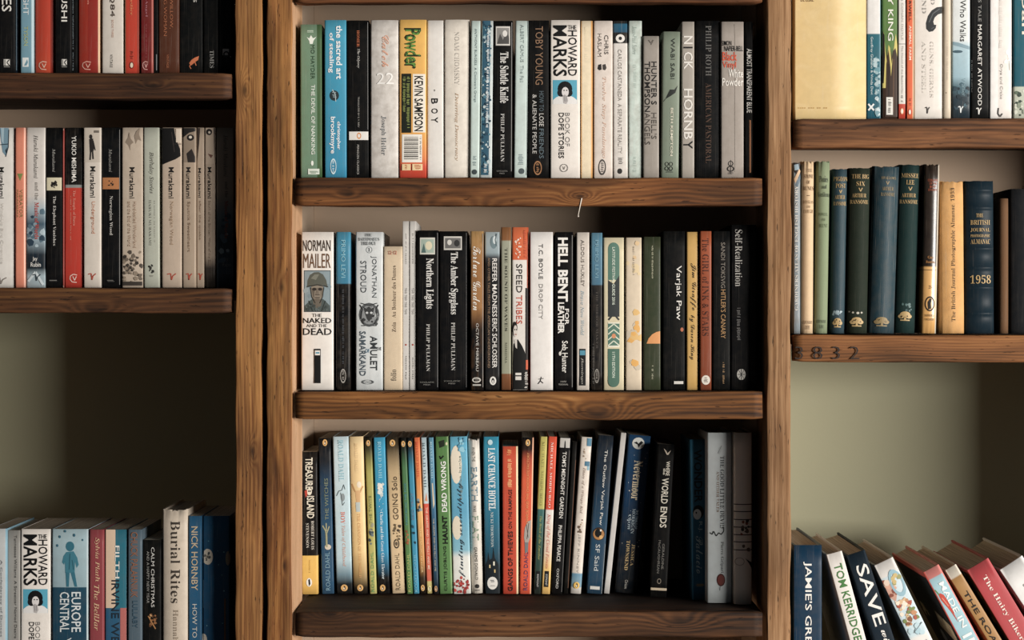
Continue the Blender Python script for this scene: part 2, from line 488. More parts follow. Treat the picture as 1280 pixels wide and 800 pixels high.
def B(row, x0, x1, ytop, lean, stops, label, T=(), A=(), d=None, hard=False, curve=None, r=None, rough=0.42, wear=0.25,
      mottle=0.0, mot='ffffff', cloth=False, dy=None, bands=(), ridge=0.0012, fray=0.0, ang=None, width=None, vcol=None, turn=False, side=None, pages=True):
    NB[0] += 1
    rnd = random.Random(NB[0] * 17 + 3)
    spx, dep, grp = ROWS[row]
    if dy is None: dy = rnd.uniform(-0.003, 0.003)
    y0 = dep + dy
    base = zsh(spx) + 0.0011
    if ang is not None:                              # strongly leaning: x0 = top left corner px, x1 unused
        th_ = math.radians(ang); w = width * (y0 - CAM_Y) / FPX
        zt, xt = pxz(ytop, y0), pxx(x0, y0)
        H = (zt - base) / math.cos(th_)
        bl = xt + H * math.sin(th_)
        loc = (bl + w / 2 * math.cos(th_), y0, base + w / 2 * math.sin(th_)); rot = -th_
    else:
        w = pxx(x1, y0) - pxx(x0, y0)
        if not turn: w -= 0.0004
        H0 = pxz(ytop, y0) - base
        dx = lean * (y0 - CAM_Y) / FPX
        rot = math.atan2(dx, H0); H = H0 / math.cos(rot)
        loc = ((pxx(x0, y0) + pxx(x1, y0)) / 2, y0, base + abs(math.sin(rot)) * w / 2)
    ybot = CY - base * FPX / (y0 - CAM_Y)
    maxd = (BACK_Y if row != 'R3' else WALL_Y) - 0.004 - y0
    if d is None: d = min(maxd, (0.128 if not hard else 0.14) * rnd.uniform(.97, 1.03))
    d = min(d, maxd)
    face_w = w
    if turn:                                         # standing face out: the front board looks into the room
        face_w, w, d = w, 0.022, w - 0.0004
    book = root('book', loc, label, 'book', grp)
    book.rotation_euler = (0, rot, 0)
    if turn:
        book.location.x = pxx(x0, y0); book.location.y = y0 + w / 2
        book.rotation_euler = (0, 0, -math.pi / 2)
    if curve is None: curve = w * (0.16 if hard else 0.03)
    if r is None: r = min(0.0016 if not hard else 0.002, w * 0.3)
    if not isinstance(stops, str): stops = [(tval(p, ytop, ybot), q) for p, q in stops]
    me, th = make_cover(w, H, d, hard, curve, r, [tval(b, ytop, ybot) for b in bands], fray, rnd, ridge)
    obj('cover', me, cover_mat(stops, H, rough, wear, mottle, mot, cloth, vcol, w), book)
    ins = 0.0028 if hard else 0.0003
    px_ = box('page_block', (-w / 2 + th + 1e-4, curve + r + th, ins if hard else 0.0002), (w / 2 - th - 1e-4, d - ins, H - ins), PAGES, book)
    px_['label'] = 'cream edges of the pages'

    def place(face):
        if face == 's':
            def f(u, t, k):
                s = max(-1.0, min(1.0, (u - .5) * 2))
                return ((u - .5) * w, spine_y(s, curve, r, w / 2) - 0.00014 - 0.00005 * k - (0.0001 if bands else 0), H * (1 - t))
        elif face == '+':
            def f(u, t, k): return (w / 2 + 0.00012 + 0.00005 * k, u * d, H * (1 - t))
        else:
            def f(u, t, k): return (-w / 2 - 0.00012 - 0.00005 * k, u * d, H * (1 - t))
        return f
    fs = place('+' if turn else 's')
    k = 1
    for a in A:
        name, shapes = a[0], a[1]
        fp = place(a[2]) if len(a) > 2 else fs
        k = art(book, name, shapes, fp, ytop, ybot, k, rnd, d if (len(a) > 2 or turn) else w, H)
    for i, tt in enumerate(T):
        s, mode, u0, u1, t0, t1, colr = tt[:7]
        st = tt[7] if len(tt) > 7 else ''
        nm = tt[8] if len(tt) > 8 else ('title_lettering' if i == 0 else 'cover_lettering')
        TEXTS.append((s, st, mode, u0, u1, tval(t0, ytop, ybot), tval(t1, ytop, ybot), fs, colr, book, nm))
    return book

def art(book, name, shapes, f, ytop, ybot, k, rnd, W, H):
    bm = bmesh.new(); cols = []
    def ci(c):
        if c not in cols: cols.append(c)
        return cols.index(c)
    def strip(us, ts, c):
        g = [[bm.verts.new((u, t, k)) for u in us] for t in ts]
        for i in range(len(ts) - 1):
            for j in range(len(us) - 1):
                fc = bm.faces.new((g[i][j], g[i + 1][j], g[i + 1][j + 1], g[i][j + 1])); fc.material_index = ci(c)
    def rect(u0, u1, t0, t1, c): strip([u0, u1], [t0, t1], c)
    def poly(pts, c):
        vs_ = [bm.verts.new((u, t, k)) for u, t in pts]
        try:
            fc = bm.faces.new(vs_); fc.material_index = ci(c)
        except ValueError: pass
    T_ = lambda t: tval(t, ytop, ybot)
    for sh in shapes:
        q = sh[0]
        if q == 'r': rect(sh[1], sh[2], T_(sh[3]), T_(sh[4]), sh[5])
        elif q == 'e':
            cu, ct, ru, rt, c = sh[1], T_(sh[2]), sh[3], sh[4] / (ybot - ytop) if sh[4] > .1 else sh[4], sh[5]
            poly([(cu + ru * math.cos(a * .3927), ct + rt * math.sin(a * .3927)) for a in range(16)], c)
        elif q == 'o':                               # ring outline
            cu, ct, ru, rt, c = sh[1], T_(sh[2]), sh[3], sh[4] / (ybot - ytop) if sh[4] > .1 else sh[4], sh[5]
            th = sh[6] if len(sh) > 6 else .25
            P0 = [(math.cos(a * .3927), math.sin(a * .3927)) for a in range(16)]
            for i in range(16):
                a, b = P0[i], P0[(i + 1) % 16]; v = 1 - th
                poly([(cu + ru * a[0], ct + rt * a[1]), (cu + ru * b[0], ct + rt * b[1]), (cu + ru * b[0] * v, ct + rt * b[1] * v), (cu + ru * a[0] * v, ct + rt * a[1] * v)], c)
        elif q == 'p': poly([(u, T_(t)) for u, t in sh[1]], sh[2])
        elif q == 'l':                               # stroke along a polyline, width in metres
            pts = [(u, T_(t)) for u, t in sh[1]]; wd = sh[3]
            for a, b in zip(pts, pts[1:]):
                dx, dz = (b[0] - a[0]) * W, (b[1] - a[1]) * H; L = math.hypot(dx, dz) or 1
                nu, nt = -dz / L * wd / 2 / W, dx / L * wd / 2 / H
                poly([(a[0] + nu, a[1] + nt), (a[0] - nu, a[1] - nt), (b[0] - nu, b[1] - nt), (b[0] + nu, b[1] + nt)], sh[2])
        elif q == 'dash':                            # a line of print too small to read
            u0, u1, t0, t1, c = sh[1], sh[2], T_(sh[3]), T_(sh[4]), sh[5]
            t = t0
            while t < t1:
                st = rnd.uniform(.004, .010)
                if rnd.random() < .8:
                    a = rnd.uniform(0, .25); rect(u0 + (u1 - u0) * a, u1 - (u1 - u0) * rnd.uniform(0, .3), t, min(t1, t + st * .55), c)
                t += st
        elif q == 'blot':                            # scattered small patches
            u0, u1, t0, t1, n, sz, cl = sh[1], sh[2], T_(sh[3]), T_(sh[4]), sh[5], sh[6], sh[7]
            for _ in range(n):
                cu, ct = rnd.uniform(u0, u1), rnd.uniform(t0, t1); s_ = sz * rnd.uniform(.5, 1.3)
                ru, rt = s_ / W, s_ / H
                n_ = rnd.randint(5, 8); ph = rnd.random() * 6
                pts = []
                for i in range(n_):
                    a = ph + i / n_ * 6.283; m = rnd.uniform(.6, 1.1)
                    pts.append((max(0.01, min(.99, cu + ru * m * math.cos(a))), ct + rt * m * math.sin(a)))
                poly(pts, rnd.choice(cl)); k += 0.2
        k += 0.5
    us = [v.co.x for v in bm.verts]
    if us:
        for cu in (.04, .1, .2, .3, .4, .5, .6, .7, .8, .9, .96):
            if min(us) < cu < max(us):
                bmesh.ops.bisect_plane(bm, geom=bm.verts[:] + bm.edges[:] + bm.faces[:], dist=1e-6, plane_co=(cu, 0, 0), plane_no=(1, 0, 0))
    for v in bm.verts: v.co = f(v.co.x, v.co.y, v.co.z)
    bmesh.ops.recalc_face_normals(bm, faces=bm.faces)
    me = bpy.data.meshes.new(name); bm.to_mesh(me); bm.free()
    obj(name, me, [flat(c) for c in cols], book)
    return k + 1

def penguin(y, u=.5, ru=.3, rt=4.6, c='d9a85f'):
    return ('publisher_logo', [('e', u, y, ru, rt, c), ('p', [(u - ru * .2, y - rt * .62), (u + ru * .25, y - rt * .5), (u + ru * .4, y + rt * .3), (u + ru * .05, y + rt * .68), (u - ru * .4, y + rt * .55), (u - ru * .05, y - rt * .1)], '1a1815'), ('e', u - ru * .05, y + rt * .22, ru * .2, rt * .3, 'e6dccb')])
def oval(y, c, u=.5, ru=.28, rt=8.0):
    return ('publisher_logo', [('o', u, y, ru, rt, c, .22), ('dash', u - ru * .4, u + ru * .4, y - rt * .65, y + rt * .65, c)])
def vmark(y, c, u=.5, ru=.22, h=4.0):
    return ('publisher_logo', [('l', [(u - ru, y - h * .8), (u - ru * .2, y - h), (u, y + h), (u + ru * .3, y - h * .3), (u + ru, y - h)], c, 0.0012)])
def cring(y, c, u=.5):
    return ('publisher_logo', [('l', [(u + .16, y - 4.2), (u - .05, y - 5.2), (u - .22, y - 3), (u - .24, y + 1), (u - .12, y + 4.4), (u + .14, y + 5)], c, 0.0010), ('l', [(u - .08, y - 2.5), (u + .02, y + 2.5), (u + .12, y - 2.5)], c, 0.0010)])
# ------------------------------------------------------------------ central bookcase, top shelf
K = '0e0f10'
def howard(row, x0, x1, ytop, h, label):
    y = lambda q: ytop + q * h / 195.0
    B(row, x0, x1, ytop, 0, 'e4dcd3', label,
      [('THE', 'h', .60, .88, y(6.5), y(12), K, 'b'), ('HOWARD', 'd', .60, .90, y(13), y(70), K, 'b'), ('MARKS', 'd', .10, .56, y(6.5), y(70.5), K, 'B'),
       ('BOOK OF', 'd', .50, .66, y(116), y(158), '8b8783', ''), ('DOPE STORIES', 'd', .28, .46, y(116), y(173), K, 'b')],
      [('portrait_photo', [('r', .08, .90, y(75), y(105), '4aa3bd'), ('p', [(.085, y(105)), (.085, y(100)), (.2, y(96.5)), (.36, y(94)), (.62, y(94)), (.78, y(96.5)), (.895, y(100)), (.895, y(105))], 'e2dfdc'),
         ('e', .49, y(86), .25, 9.5 * h / 195, '0d0d10'), ('e', .36, y(91), .13, 5.0, '1a1a1e'), ('e', .62, y(91), .13, 5.0, '0d0d10'), ('e', .50, y(90), .12, 6.2 * h / 195, 'd9d4d2'), ('e', .46, y(88), .025, .8, K), ('e', .55, y(88), .025, .8, K),
         ('p', [(.42, y(95)), (.48, y(93)), (.56, y(95)), (.60, y(101)), (.54, y(105)), (.44, y(104))], 'b2acaa'), ('l', [(.46, y(94)), (.48, y(102))], '77777a', .0006), ('l', [(.53, y(95)), (.53, y(102))], '77777a', .0006)]),
       ('publisher_logo', [('o', .46, y(185), .14, 5, '77726e', .14), ('l', [(.42, y(183)), (.46, y(187)), (.50, y(183))], '77726e', .0006)])])

B('M1', 375.5, 402.7, 30.5, -0.5, [(0, '6f8f74'), (1, '6b8d74')], 'green paperback at the end of the top central shelf, beside the post',
  [('THE DEVIL OF NANKING', 'd', .50, .68, 106, 193, 'dfe6dc', 'b'), ('MO HAYDER', 'd', .50, .68, 56, 99, '2b4a33', '')],
  [('bird_emblem', [('p', [(.3, 46), (.42, 48), (.5, 44), (.6, 48), (.75, 46), (.62, 51), (.58, 55), (.45, 55), (.42, 51)], 'e6ece2'), ('dash', .3, .7, 38, 41, 'b9cdb8')]),
   ('publisher_logo', [('e', .55, 204, .06, 3.2, 'e6ece2'), ('r', .35, .88, 211, 218, 'd7ded2'), ('dash', .4, .85, 212, 217, '4c7254')])], vcol=[(.78, 1.01, '3f5f3a')], wear=.35)
B('M1', 405.7, 433.2, 25.0, -0.5, [(0, '3ba0bf'), (1, '2b8db2')], 'bright blue paperback with bold white lower case lettering and a dark oval emblem',
  [('the sacred art', 'd', .54, .82, 32, 99, 'f0f3f4', 'B'), ('of stealing', 'd', .17, .44, 41, 91, 'f0f3f4', 'B'), ('christopher', 'd', .54, .74, 152, 187, 'f0f3f4', 'B'), ('brookmyre', 'd', .22, .50, 146, 192, 'f0f3f4', 'B')],
  [('oval_emblem', [('e', .45, 119.5, .22, 6.5, '2a3438'), ('l', [(.36, 112), (.5, 118), (.52, 127)], 'b8c6c9', .001), ('dash', .34, .56, 115, 124, '8aa0a6')]), oval(208, 'cfe6ee', .4, .14, 10)])
B('M1', 433.5, 461.4, 25.5, -0.3, K, 'black paperback with a small white band near its foot, right after the bright blue one',
  [('The Odyssey', 'd', .46, .60, 61, 85, 'd7d3cc', 'i'), ('HOMER:', 'd', .46, .58, 38, 59, 'c4683a', 'r'), ('TRANSLATED BY E. V. RIEU', 'd', .50, .57, 121, 159, 'a9a59e', ''), ('PENGUIN CLASSICS', 'd', .46, .55, 181, 218, 'b9b5ae', '')],
  [('white_band', [('r', .1, .97, 164.5, 175, 'e5e1da'), ('o', .55, 169.8, .10, 4, 'd98a3f', .4)]), ('spine_rule', [('r', .945, .96, 28, 162, '8e8d8b')])])
B('M1', 463.0, 498.0, 25.0, 0, 'd6d0c9', 'thick creased pale grey paperback with faded orange and white title',
  [('Joseph Heller', 'd', .36, .56, 145, 194, '4e565c', 'r'), ('Catch', 'd', .42, .66, 44, 84, 'dfa68a', 'c'), ('22', 'h', .22, .84, 91, 105, 'f4f1ec', 'c')], (), wear=.8, curve=.0022, mottle=.25, mot='c3bdb6')
B('M1', 499.0, 533.2, 24.5, 0, [(0, 'eab650'), (24.5, 'eab650'), (168, 'e6a545'), (198, 'dd7a35'), (207, 'd2482a'), (1, 'c8371f')], 'yellow and red paperback with green cartoon lettering and a barcode',
  [('Powder', 'd', .19, .80, 35, 86, '23301c', 'B'), ('Powder', 'd', .23, .77, 37, 84, '5f9436', 'B'), ('KEVIN SAMPSON', 'd', .56, .88, 95, 164, '101010', 'B')],
  [('name_panel', [('r', .50, .96, 92.5, 165.5, 'efe6d6')]), ('quote_panel', [('r', .08, .44, 92, 166, '1e231a'), ('dash', .26, .40, 96, 160, '8d9a4a'), ('dash', .12, .24, 96, 140, '8d9a4a')]),
   ('barcode', [('r', .10, .84, 168, 203, 'efe9de')] + [('r', .18 , .70, 171 + i * 1.7, 171 + i * 1.7 + (.5 + (i * 7 % 3) * .35), '2a2522') for i in range(17)] + [('dash', .76, .82, 171, 200, '6a625a')]),
   ('price_box', [('r', .10, .42, 205, 213, 'efcf9a'), ('r', .48, .86, 205, 213, 'efcf9a'), ('dash', .2, .3, 206, 212, 'b5552c'), ('dash', .55, .8, 206, 212, 'b5552c')])])
B('M1', 533.8, 554.6, 25.5, 0, 'e3ded7', 'plain white paperback with three widely spaced black capitals', [('B', 'd', .26, .66, 123, 130, K, 'b'), ('O', 'd', .26, .66, 135.5, 142, K, 'b'), ('Y', 'd', .26, .66, 146.5, 153.5, K, 'b')],
  [('dot_mark', [('e', .45, 113, .05, 1.4, '8a8580')])])
B('M1', 555.6, 587.4, 24.5, -0.4, 'e6ddcf', 'cream paperback with faint grey capitals and orange sloping type, beside the plain white one', [('Deterring Democracy', 'd', .40, .56, 116, 201, 'b28e6a', 'i'), ('NOAM CHOMSKY', 'd', .42, .60, 40, 106, 'b9b2a8', 'r')], (), wear=.45, curve=.0016)
B('M1', 587.2, 599.2, 26.0, 1.5, 'c4d6d0', 'slim pale mint paperback between the cream book and a blue patterned one', [('ANTHONY BURGESS  A Clockwork Orange', 'd', .35, .66, 36, 128, '63777a', '')],
  [('publisher_logo', [('e', .5, 215, .28, 3.2, '3a4648'), ('dash', .25, .7, 195, 207, '6d8082')])], wear=.4)
B('M1', 599.8, 615.0, 26.0, 2.6, 'c9d3d3', 'slim paperback with a blue and navy ink-washed spine and white edges', (), [('ink_wash', [('r', .05, .72, 26, 219, '2c5a70'), ('blot', .1, .8, 28, 217, 110, .0020, ('1e3d50', '4b7f92', '25485c', '9db9c0', 'bccbcd')), ('dash', .42, .66, 40, 160, 'e2e8e8'), ('dash', .3, .6, 205, 216, 'dfe5e5')])], wear=.5)
B('M1', 615.6, 640.8, 26.0, 0.6, K, 'black paperback with a small grey picture above ornate white title, on the top shelf',
  [('The Subtle Knife', 'd', .36, .78, 65, 129, 'd9d6d1', 'R'), ('PHILIP PULLMAN', 'd', .40, .58, 142, 202, 'c9c6c1', 'r'), ('SCHOLASTIC', 'h', .2, .75, 213, 214.6, '8a8781', ''), ('PRESS', 'h', .35, .6, 216, 217.6, '8a8781', '')],
  [('cover_picture', [('r', .14, .86, 33, 57, 'cfcac3'), ('r', .19, .81, 35, 55, '8d8a86'), ('p', [(.2, 55), (.35, 42), (.5, 50), (.7, 38), (.81, 48), (.81, 55)], '4f4d4b'), ('e', .6, 42, .12, 4, 'dcd8d2')]), ('spine_rule', [('r', .93, .955, 28, 214, '8f8d8a')])])
B('M1', 642.2, 658.6, 26.0, 2.0, 'c5d6d1', 'pale mint paperback between two black ones on the top central shelf', [('ALBERT CAMUS  The Fall', 'd', .42, .68, 31, 103, '8a9a99', '')],
  [('publisher_logo', [('e', .6, 214, .22, 3.6, '4a5658'), ('dash', .3, .75, 193, 206, '75878a')]), ('spine_rule', [('r', .955, .98, 26, 219, '3a4346')])], wear=.4)
B('M1', 660.2, 686.6, 25.5, 0, '0f1011', 'black paperback with bronze name in capitals and white title in two lines',
  [('TOBY YOUNG', 'd', .34, .70, 33, 106, '8d6b4f', ''), ('HOW TO', 'd', .52, .74, 114, 139, '55646c', ''), ('LOSE', 'd', .52, .74, 142, 158, 'cfccc6', ''), ('FRIENDS', 'd', .52, .74, 161, 198, '5f7078', ''), ('& ALIENATE PEOPLE', 'd', .20, .40, 118, 192, 'c6c3bd', '')], [oval(210, 'a06f45', .45, .2, 9)])
howard('M1', 687.9, 725.2, 25.0, 195, 'white paperback with black capitals and a teal portrait photo, on the top central shelf')
B('M1', 725.8, 741.0, 26.0, 0, 'ead8b6', 'slim cream paperback with orange edges and no readable title', (), [('faded_print', [('dash', .3, .6, 34, 80, 'decfae')])], vcol=[(-.1, .1, 'd9a866'), (.86, 1.1, 'd89d55')], wear=.4)
B('M1', 742.0, 766.0, 26.0, 0, 'ded1c6', 'pale pink paperback with faded orange script title', [('Twelve Step Fandango', 'd', .42, .66, 96, 198, 'd3ab93', 'i'), ('CHRIS', 'd', .56, .78, 44, 68, '3d3734', ''), ('HASLAM', 'd', .22, .42, 42, 71, '6e655f', '')],
  [('suitcase_emblem', [('p', [(.2, 86), (.24, 81), (.4, 80), (.42, 87), (.3, 88)], '2a2625'), ('p', [(.46, 81), (.62, 80), (.68, 85), (.6, 88), (.48, 87)], '423c39')]), oval(209, '4a4441', .45, .2, 10)], wear=.4)
B('M1', 766.8, 785.0, 26.0, -0.6, [(26, '1b2226'), (29, '1b2226'), (30, '2a6a88'), (40, '1d5370'), (41, '1a1d1f'), (54, '1a1d1f'), (54.5, 'ded8d1'), (1, 'ddd6ce')], 'white paperback with a black and blue head and a round badge', [('CARLOS CASTANEDA  A SEPARATE REALITY', 'd', .34, .60, 62, 192, '9a938b', '')],
  [('round_badge', [('e', .5, 48, .32, 5.2, 'e6e1da'), ('e', .5, 48, .12, 2.2, '2a2a2b')]), ('publisher_logo', [('e', .45, 214, .16, 3.4, '2f2c2a'), ('dash', .3, .7, 196, 206, '55504c')])], wear=.5)
B('M1', 785.6, 802.6, 26.0, 0, 'c5d3ca', 'worn pale green paperback with faded handwritten name', [('Jean-Paul Sartre', 'd', .30, .62, 33, 68, '8b9c94', 'i')], [('faded_print', [('dash', .3, .6, 78, 110, 'a3b2a9'), ('dash', .3, .6, 196, 215, '95a49c')])], wear=.8, mottle=.4, mot='dfe4dd')
B('M1', 803.9, 824.0, 45.0, 0, '9a9289', 'short grey paperback with bold black capitals in two lines',
  [('HUNTER S', 'd', .52, .86, 77, 131, '1f1d1c', 'b'), ('HELL\'S', 'd', .52, .86, 141, 174, '57504a', ''), ('THOMPSON', 'd', .10, .44, 77, 140, '1f1d1c', 'b'), ('ANGELS', 'd', .10, .44, 141, 181, '57504a', '')], [('emblem', [('l', [(.35, 50), (.5, 54), (.65, 50), (.5, 56)], '6d655d', .001)])], wear=.4)
B('M1', 825.9, 848.9, 39.5, 2.0, '7c8877', 'grey green hardback with a feather emblem and dark spaced capitals',
  [('WABI SABI', 'd', .48, .70, 48, 99, '2e342e', ''), ('BETH KEMPTON', 'd', .50, .64, 135, 195, 'd9d2bd', 'b')],
  [('feather_emblem', [('p', [(.2, 124), (.45, 112), (.7, 112), (.88, 107), (.75, 116), (.5, 120)], '262a27'), ('l', [(.2, 124), (.1, 127)], '262a27', .0006)]),
   ('publisher_logo', [('o', .42 + a, 208 + b, .11, 2.6, '23261f', .3) for a in (-.1, .13) for b in (-2.8, 2.8)] + [('dash', .3, .7, 213.5, 216.5, '3b4138')])], hard=True, d=.125, curve=.0012)
B('M1', 851.9, 868.2, 27.0, 0, 'a39b91', 'grey paperback with white capitals ending in one black letter, beside a wide black book', [('N', 'd', .16, .86, 45, 55, 'e2ddd5', 'b'), ('I', 'd', .16, .86, 58.5, 60.5, K, 'b'), ('CK', 'd', .16, .86, 65, 87, 'e2ddd5', 'b'), ('HORNB', 'd', .16, .86, 111, 174, 'e2ddd5', 'b'), ('Y', 'd', .16, .86, 176, 186, K, 'b')], ())
B('M1', 869.4, 900.4, 26.0, 0, '0b0d0f', 'wide black paperback with dim grey and brown serif capitals', [('PHILIP ROTH', 'd', .40, .64, 32, 95, '5f5d5a', 'r'), ('AMERICAN PASTORAL', 'd', .40, .64, 104, 204, '4f382a', 'r')], ())
B('M1', 901.2, 930.0, 27.0, 0, 'a0968d', 'grey paperback with orange and white stacked title near its head',
  [('SIMON', 'h', .04, .46, 51, 57, '111010', 'b'), ('NAPIER-BELL', 'h', .14, .97, 57.5, 64, '111010', 'b'), ('Black', 'h', .06, .70, 65, 76, 'd9512c', 'b'), ('Vinyl', 'h', .06, .66, 77, 87, 'd9512c', 'b'), ('White', 'h', .32, .97, 86.5, 97, 'e9e3da', 'b'), ('Powder', 'h', .05, .98, 97.5, 107.5, 'e9e3da', 'b')],
  [('publisher_logo', [('o', .42, 204.5, .12, 3.4, '24211f', .3), ('o', .42, 211, .16, 3.6, '24211f', .3), ('l', [(.42, 200), (.42, 217)], '24211f', .0006), ('dash', .3, .55, 215, 218, '3d3834')]), ('crease', [('r', .60, .612, 30, 215, '7f766d')])], wear=.4)
B('M1', 931.2, 941.5, 27.0, 0, '0b0c0d', 'thin black paperback last on the top central shelf, white capitals up near its head', [('ALMOST TRANSPARENT BLUE', 'd', .20, .86, 61, 141, 'dcd8d0', 'b')], [('edge_stripe', [('r', .55, .75, 150, 216, 'a2673a')])], dy=0)

# ------------------------------------------------------------------ central bookcase, second shelf
B('M2', 376.4, 416.8, 290, 0, 'e6e0d8', 'thick white paperback with a grey portrait of a helmeted soldier',
  [('NORMAN', 'h', .05, .92, 300, 314, '3a2c22', ''), ('MAILER', 'h', .06, .92, 317, 335, '6b4a30', ''), ('THE', 'h', .34, .64, 392, 396.3, K, ''), ('NAKED', 'h', .05, .94, 397.5, 404, K, 'b'), ('AND THE', 'h', .16, .80, 405.3, 409, K, ''), ('DEAD', 'h', .05, .95, 410.3, 418.8, K, 'b'), ('flamingo', 'd', .44, .58, 446, 477, 'cfc9bf', 'i')],
  [('soldier_portrait', [('r', .08, .92, 338, 390, '39444a'), ('r', .10, .90, 339, 389, '8799a0'), ('blot', .12, .88, 341, 372, 12, .004, ('7c8f97', '94a5ab', '8a9aa0')), ('p', [(.1, 389), (.11, 382), (.3, 375), (.42, 372), (.6, 372), (.72, 375), (.89, 382), (.9, 389)], '4c5755'),
     ('p', [(.36, 370), (.64, 370), (.62, 382), (.5, 386), (.38, 382)], '6b6357'), ('e', .5, 363, .20, 13, '8a7f70'), ('p', [(.32, 360), (.42, 362), (.40, 374), (.36, 370)], '655c50'), ('p', [(.68, 360), (.60, 362), (.62, 372), (.66, 368)], '756b5d'),
     ('p', [(.19, 358), (.20, 350), (.28, 343.5), (.40, 340.5), (.54, 340), (.68, 343), (.78, 350), (.82, 358), (.70, 356.5), (.5, 355.5), (.30, 357)], '5a5c52'), ('p', [(.30, 348), (.42, 343), (.56, 343), (.46, 350)], '7b7d70'), ('l', [(.17, 358.5), (.5, 356), (.84, 358.5)], '2d2f2b', .0013),
     ('e', .41, 361.5, .065, 1.9, '2f2a26'), ('e', .59, 361.5, .065, 1.9, '2f2a26'), ('p', [(.485, 360), (.525, 360), (.56, 368), (.45, 368)], '766b5e'), ('r', .44, .58, 368.2, 369, '40372f'), ('r', .43, .58, 371.6, 372.6, '40332c'), ('e', .5, 375, .1, 1.6, '6b6155'),
     ('l', [(.29, 359), (.33, 371), (.44, 379)], '2d2d29', .0008), ('l', [(.71, 359), (.67, 371), (.58, 379)], '2d2d29', .0008), ('l', [(.24, 376), (.36, 389)], '333c3a', .0010), ('l', [(.76, 376), (.64, 389)], '333c3a', .0010), ('blot', .14, .86, 380, 388, 12, .002, ('5d6866', '3f4947'))]),
   ('publisher_panel', [('r', .41, .61, 436, 479, '101011'), ('r', .43, .59, 438, 444, 'e8e3dc'), ('r', .45, .57, 440, 442, '4f97b0')])], curve=.0014)
B('M2', 419.6, 438.2, 290, 0, [(290, '3a8fae'), (354.5, '357f9d'), (355, '0e0f11'), (1, '0e0f11')], 'slim black paperback with a teal top third, next to the soldier portrait', [('PRIMO LEVI', 'd', .36, .66, 300, 347, '8cc4d3', '')], [('faded_print', [('dash', .42, .58, 362, 455, '4a4d51')]), oval(470, 'a29d96', .5, .2, 9)], r=.0026, wear=.4)
B('M2', 444.4, 478.6, 290, 0, 'd2d6d6', 'silvery grey hardback-size paperback with a horned amulet drawing',
  [('THE', 'h', .34, .60, 292, 295.5, '4d5457', 'r'), ('BARTIMAEUS', 'h', .1, .88, 297, 301, '4d5457', 'r'), ('TRILOGY', 'h', .2, .76, 302, 306.5, '4d5457', 'r'), ('1', 'h', .46, .54, 310, 314.5, '4d5457', 'r'), ('JONATHAN', 'd', .56, .78, 320, 372, '4a5156', ''), ('STROUD', 'd', .18, .40, 326, 366, '4a5156', ''), ('AMULET', 'd', .54, .80, 420, 463, '2f3437', 'B'), ('THE', 'h', .78, .95, 434, 438, '2f3437', 'b'), ('OF', 'h', .36, .52, 436, 441, '57809a', 'b'), ('SAMARKAND', 'd', .14, .38, 414, 470, '4d5a64', 'B'), ('DOUBLEDAY', 'h', .3, .62, 476.5, 478.5, '55595b', '')],
  [('volume_box', [('o', .5, 312.3, .12, 4.2, '8a9092', .2)]), ('amulet_drawing', [('e', .5, 393.5, .36, 14.5, '8d9091'), ('o', .5, 393.5, .38, 15, '55585a', .2), ('blot', .2, .8, 382, 405, 34, .0018, ('3a3b3c', '4d4f50', 'b4b8b8', '6d7071', '2c2c2d')), ('p', [(.30, 384), (.42, 386), (.5, 383), (.58, 386), (.70, 384), (.64, 392), (.58, 398), (.5, 402), (.42, 398), (.36, 392)], '3b3c3d'), ('e', .42, 391, .05, 1.4, 'c9cccc'), ('e', .58, 391, .05, 1.4, 'c9cccc'), ('l', [(.16, 381), (.24, 386), (.2, 398), (.3, 405)], '333435', .0012), ('l', [(.84, 381), (.76, 386), (.8, 398), (.7, 405)], '333435', .0012), ('l', [(.22, 407), (.78, 407)], '4a4c4d', .0012), ('l', [(.2, 379), (.5, 382), (.8, 379)], '3b3c3d', .001)]),
   ('publisher_logo', [('o', .46, 477.5, .22, 2.8, '5c6062', .2)])], mottle=.35, mot='b9bfc0', dy=.0)
B('M2', 479.4, 503.2, 308, 0, 'd9c3a3', 'short beige paperback with dark lettering reading upwards, lower than its neighbours', [('Zola   Au Bonheur des Dames', 'u', .46, .66, 332, 415, '55412f', 'r'), ('12\u00b712', 'h', .26, .70, 313.5, 318, 'b4513c', 'b'), ('folio', 'u', .40, .68, 462, 476, '2b211a', 'r')], ())
for xa, xb, lb in ((503.2, 511.6, 'first of two tall thin white booklets, against the short beige paperback'), (511.9, 520.2, 'second of two tall thin white booklets, against a black book')):
    B('M2', xa, xb, 276.5, 0, 'd0ccc6', lb, [('TOO  TOO  TOO  TOO', 'd', .38, .66, 360, 393, '6b6762', '')], [('faded_print', [('dash', .4, .64, 292, 330, '85817b'), ('dash', .4, .64, 445, 474, '6f6b66')]), ('red_dot', [('e', .5, 431, .14, 1.1, 'b3402c')])], r=.0005)
B('M2', 521.0, 548.2, 288, 0, '0d0e10', 'black paperback with a pale green picture square and ornate white title',
  [('Northern Lights', 'd', .34, .78, 323, 386, 'dedbd5', 'R'), ('PHILIP PULLMAN', 'd', .44, .60, 405, 464, 'c9c6c0', 'r'), ('SCHOLASTIC', 'h', .14, .80, 477, 478.6, '8a8781', ''), ('PRESS', 'h', .3, .62, 480, 481.6, '8a8781', '')],
  [('cover_picture', [('r', .14, .84, 297, 318, 'cbc9bd'), ('r', .19, .79, 299, 316, '9fb0a2'), ('e', .55, 307, .16, 5.5, 'd9cfae'), ('p', [(.2, 316), (.32, 304), (.42, 316)], '4f6a66')]), ('spine_rule', [('r', .95, .97, 291, 484, '6b6a69')])])
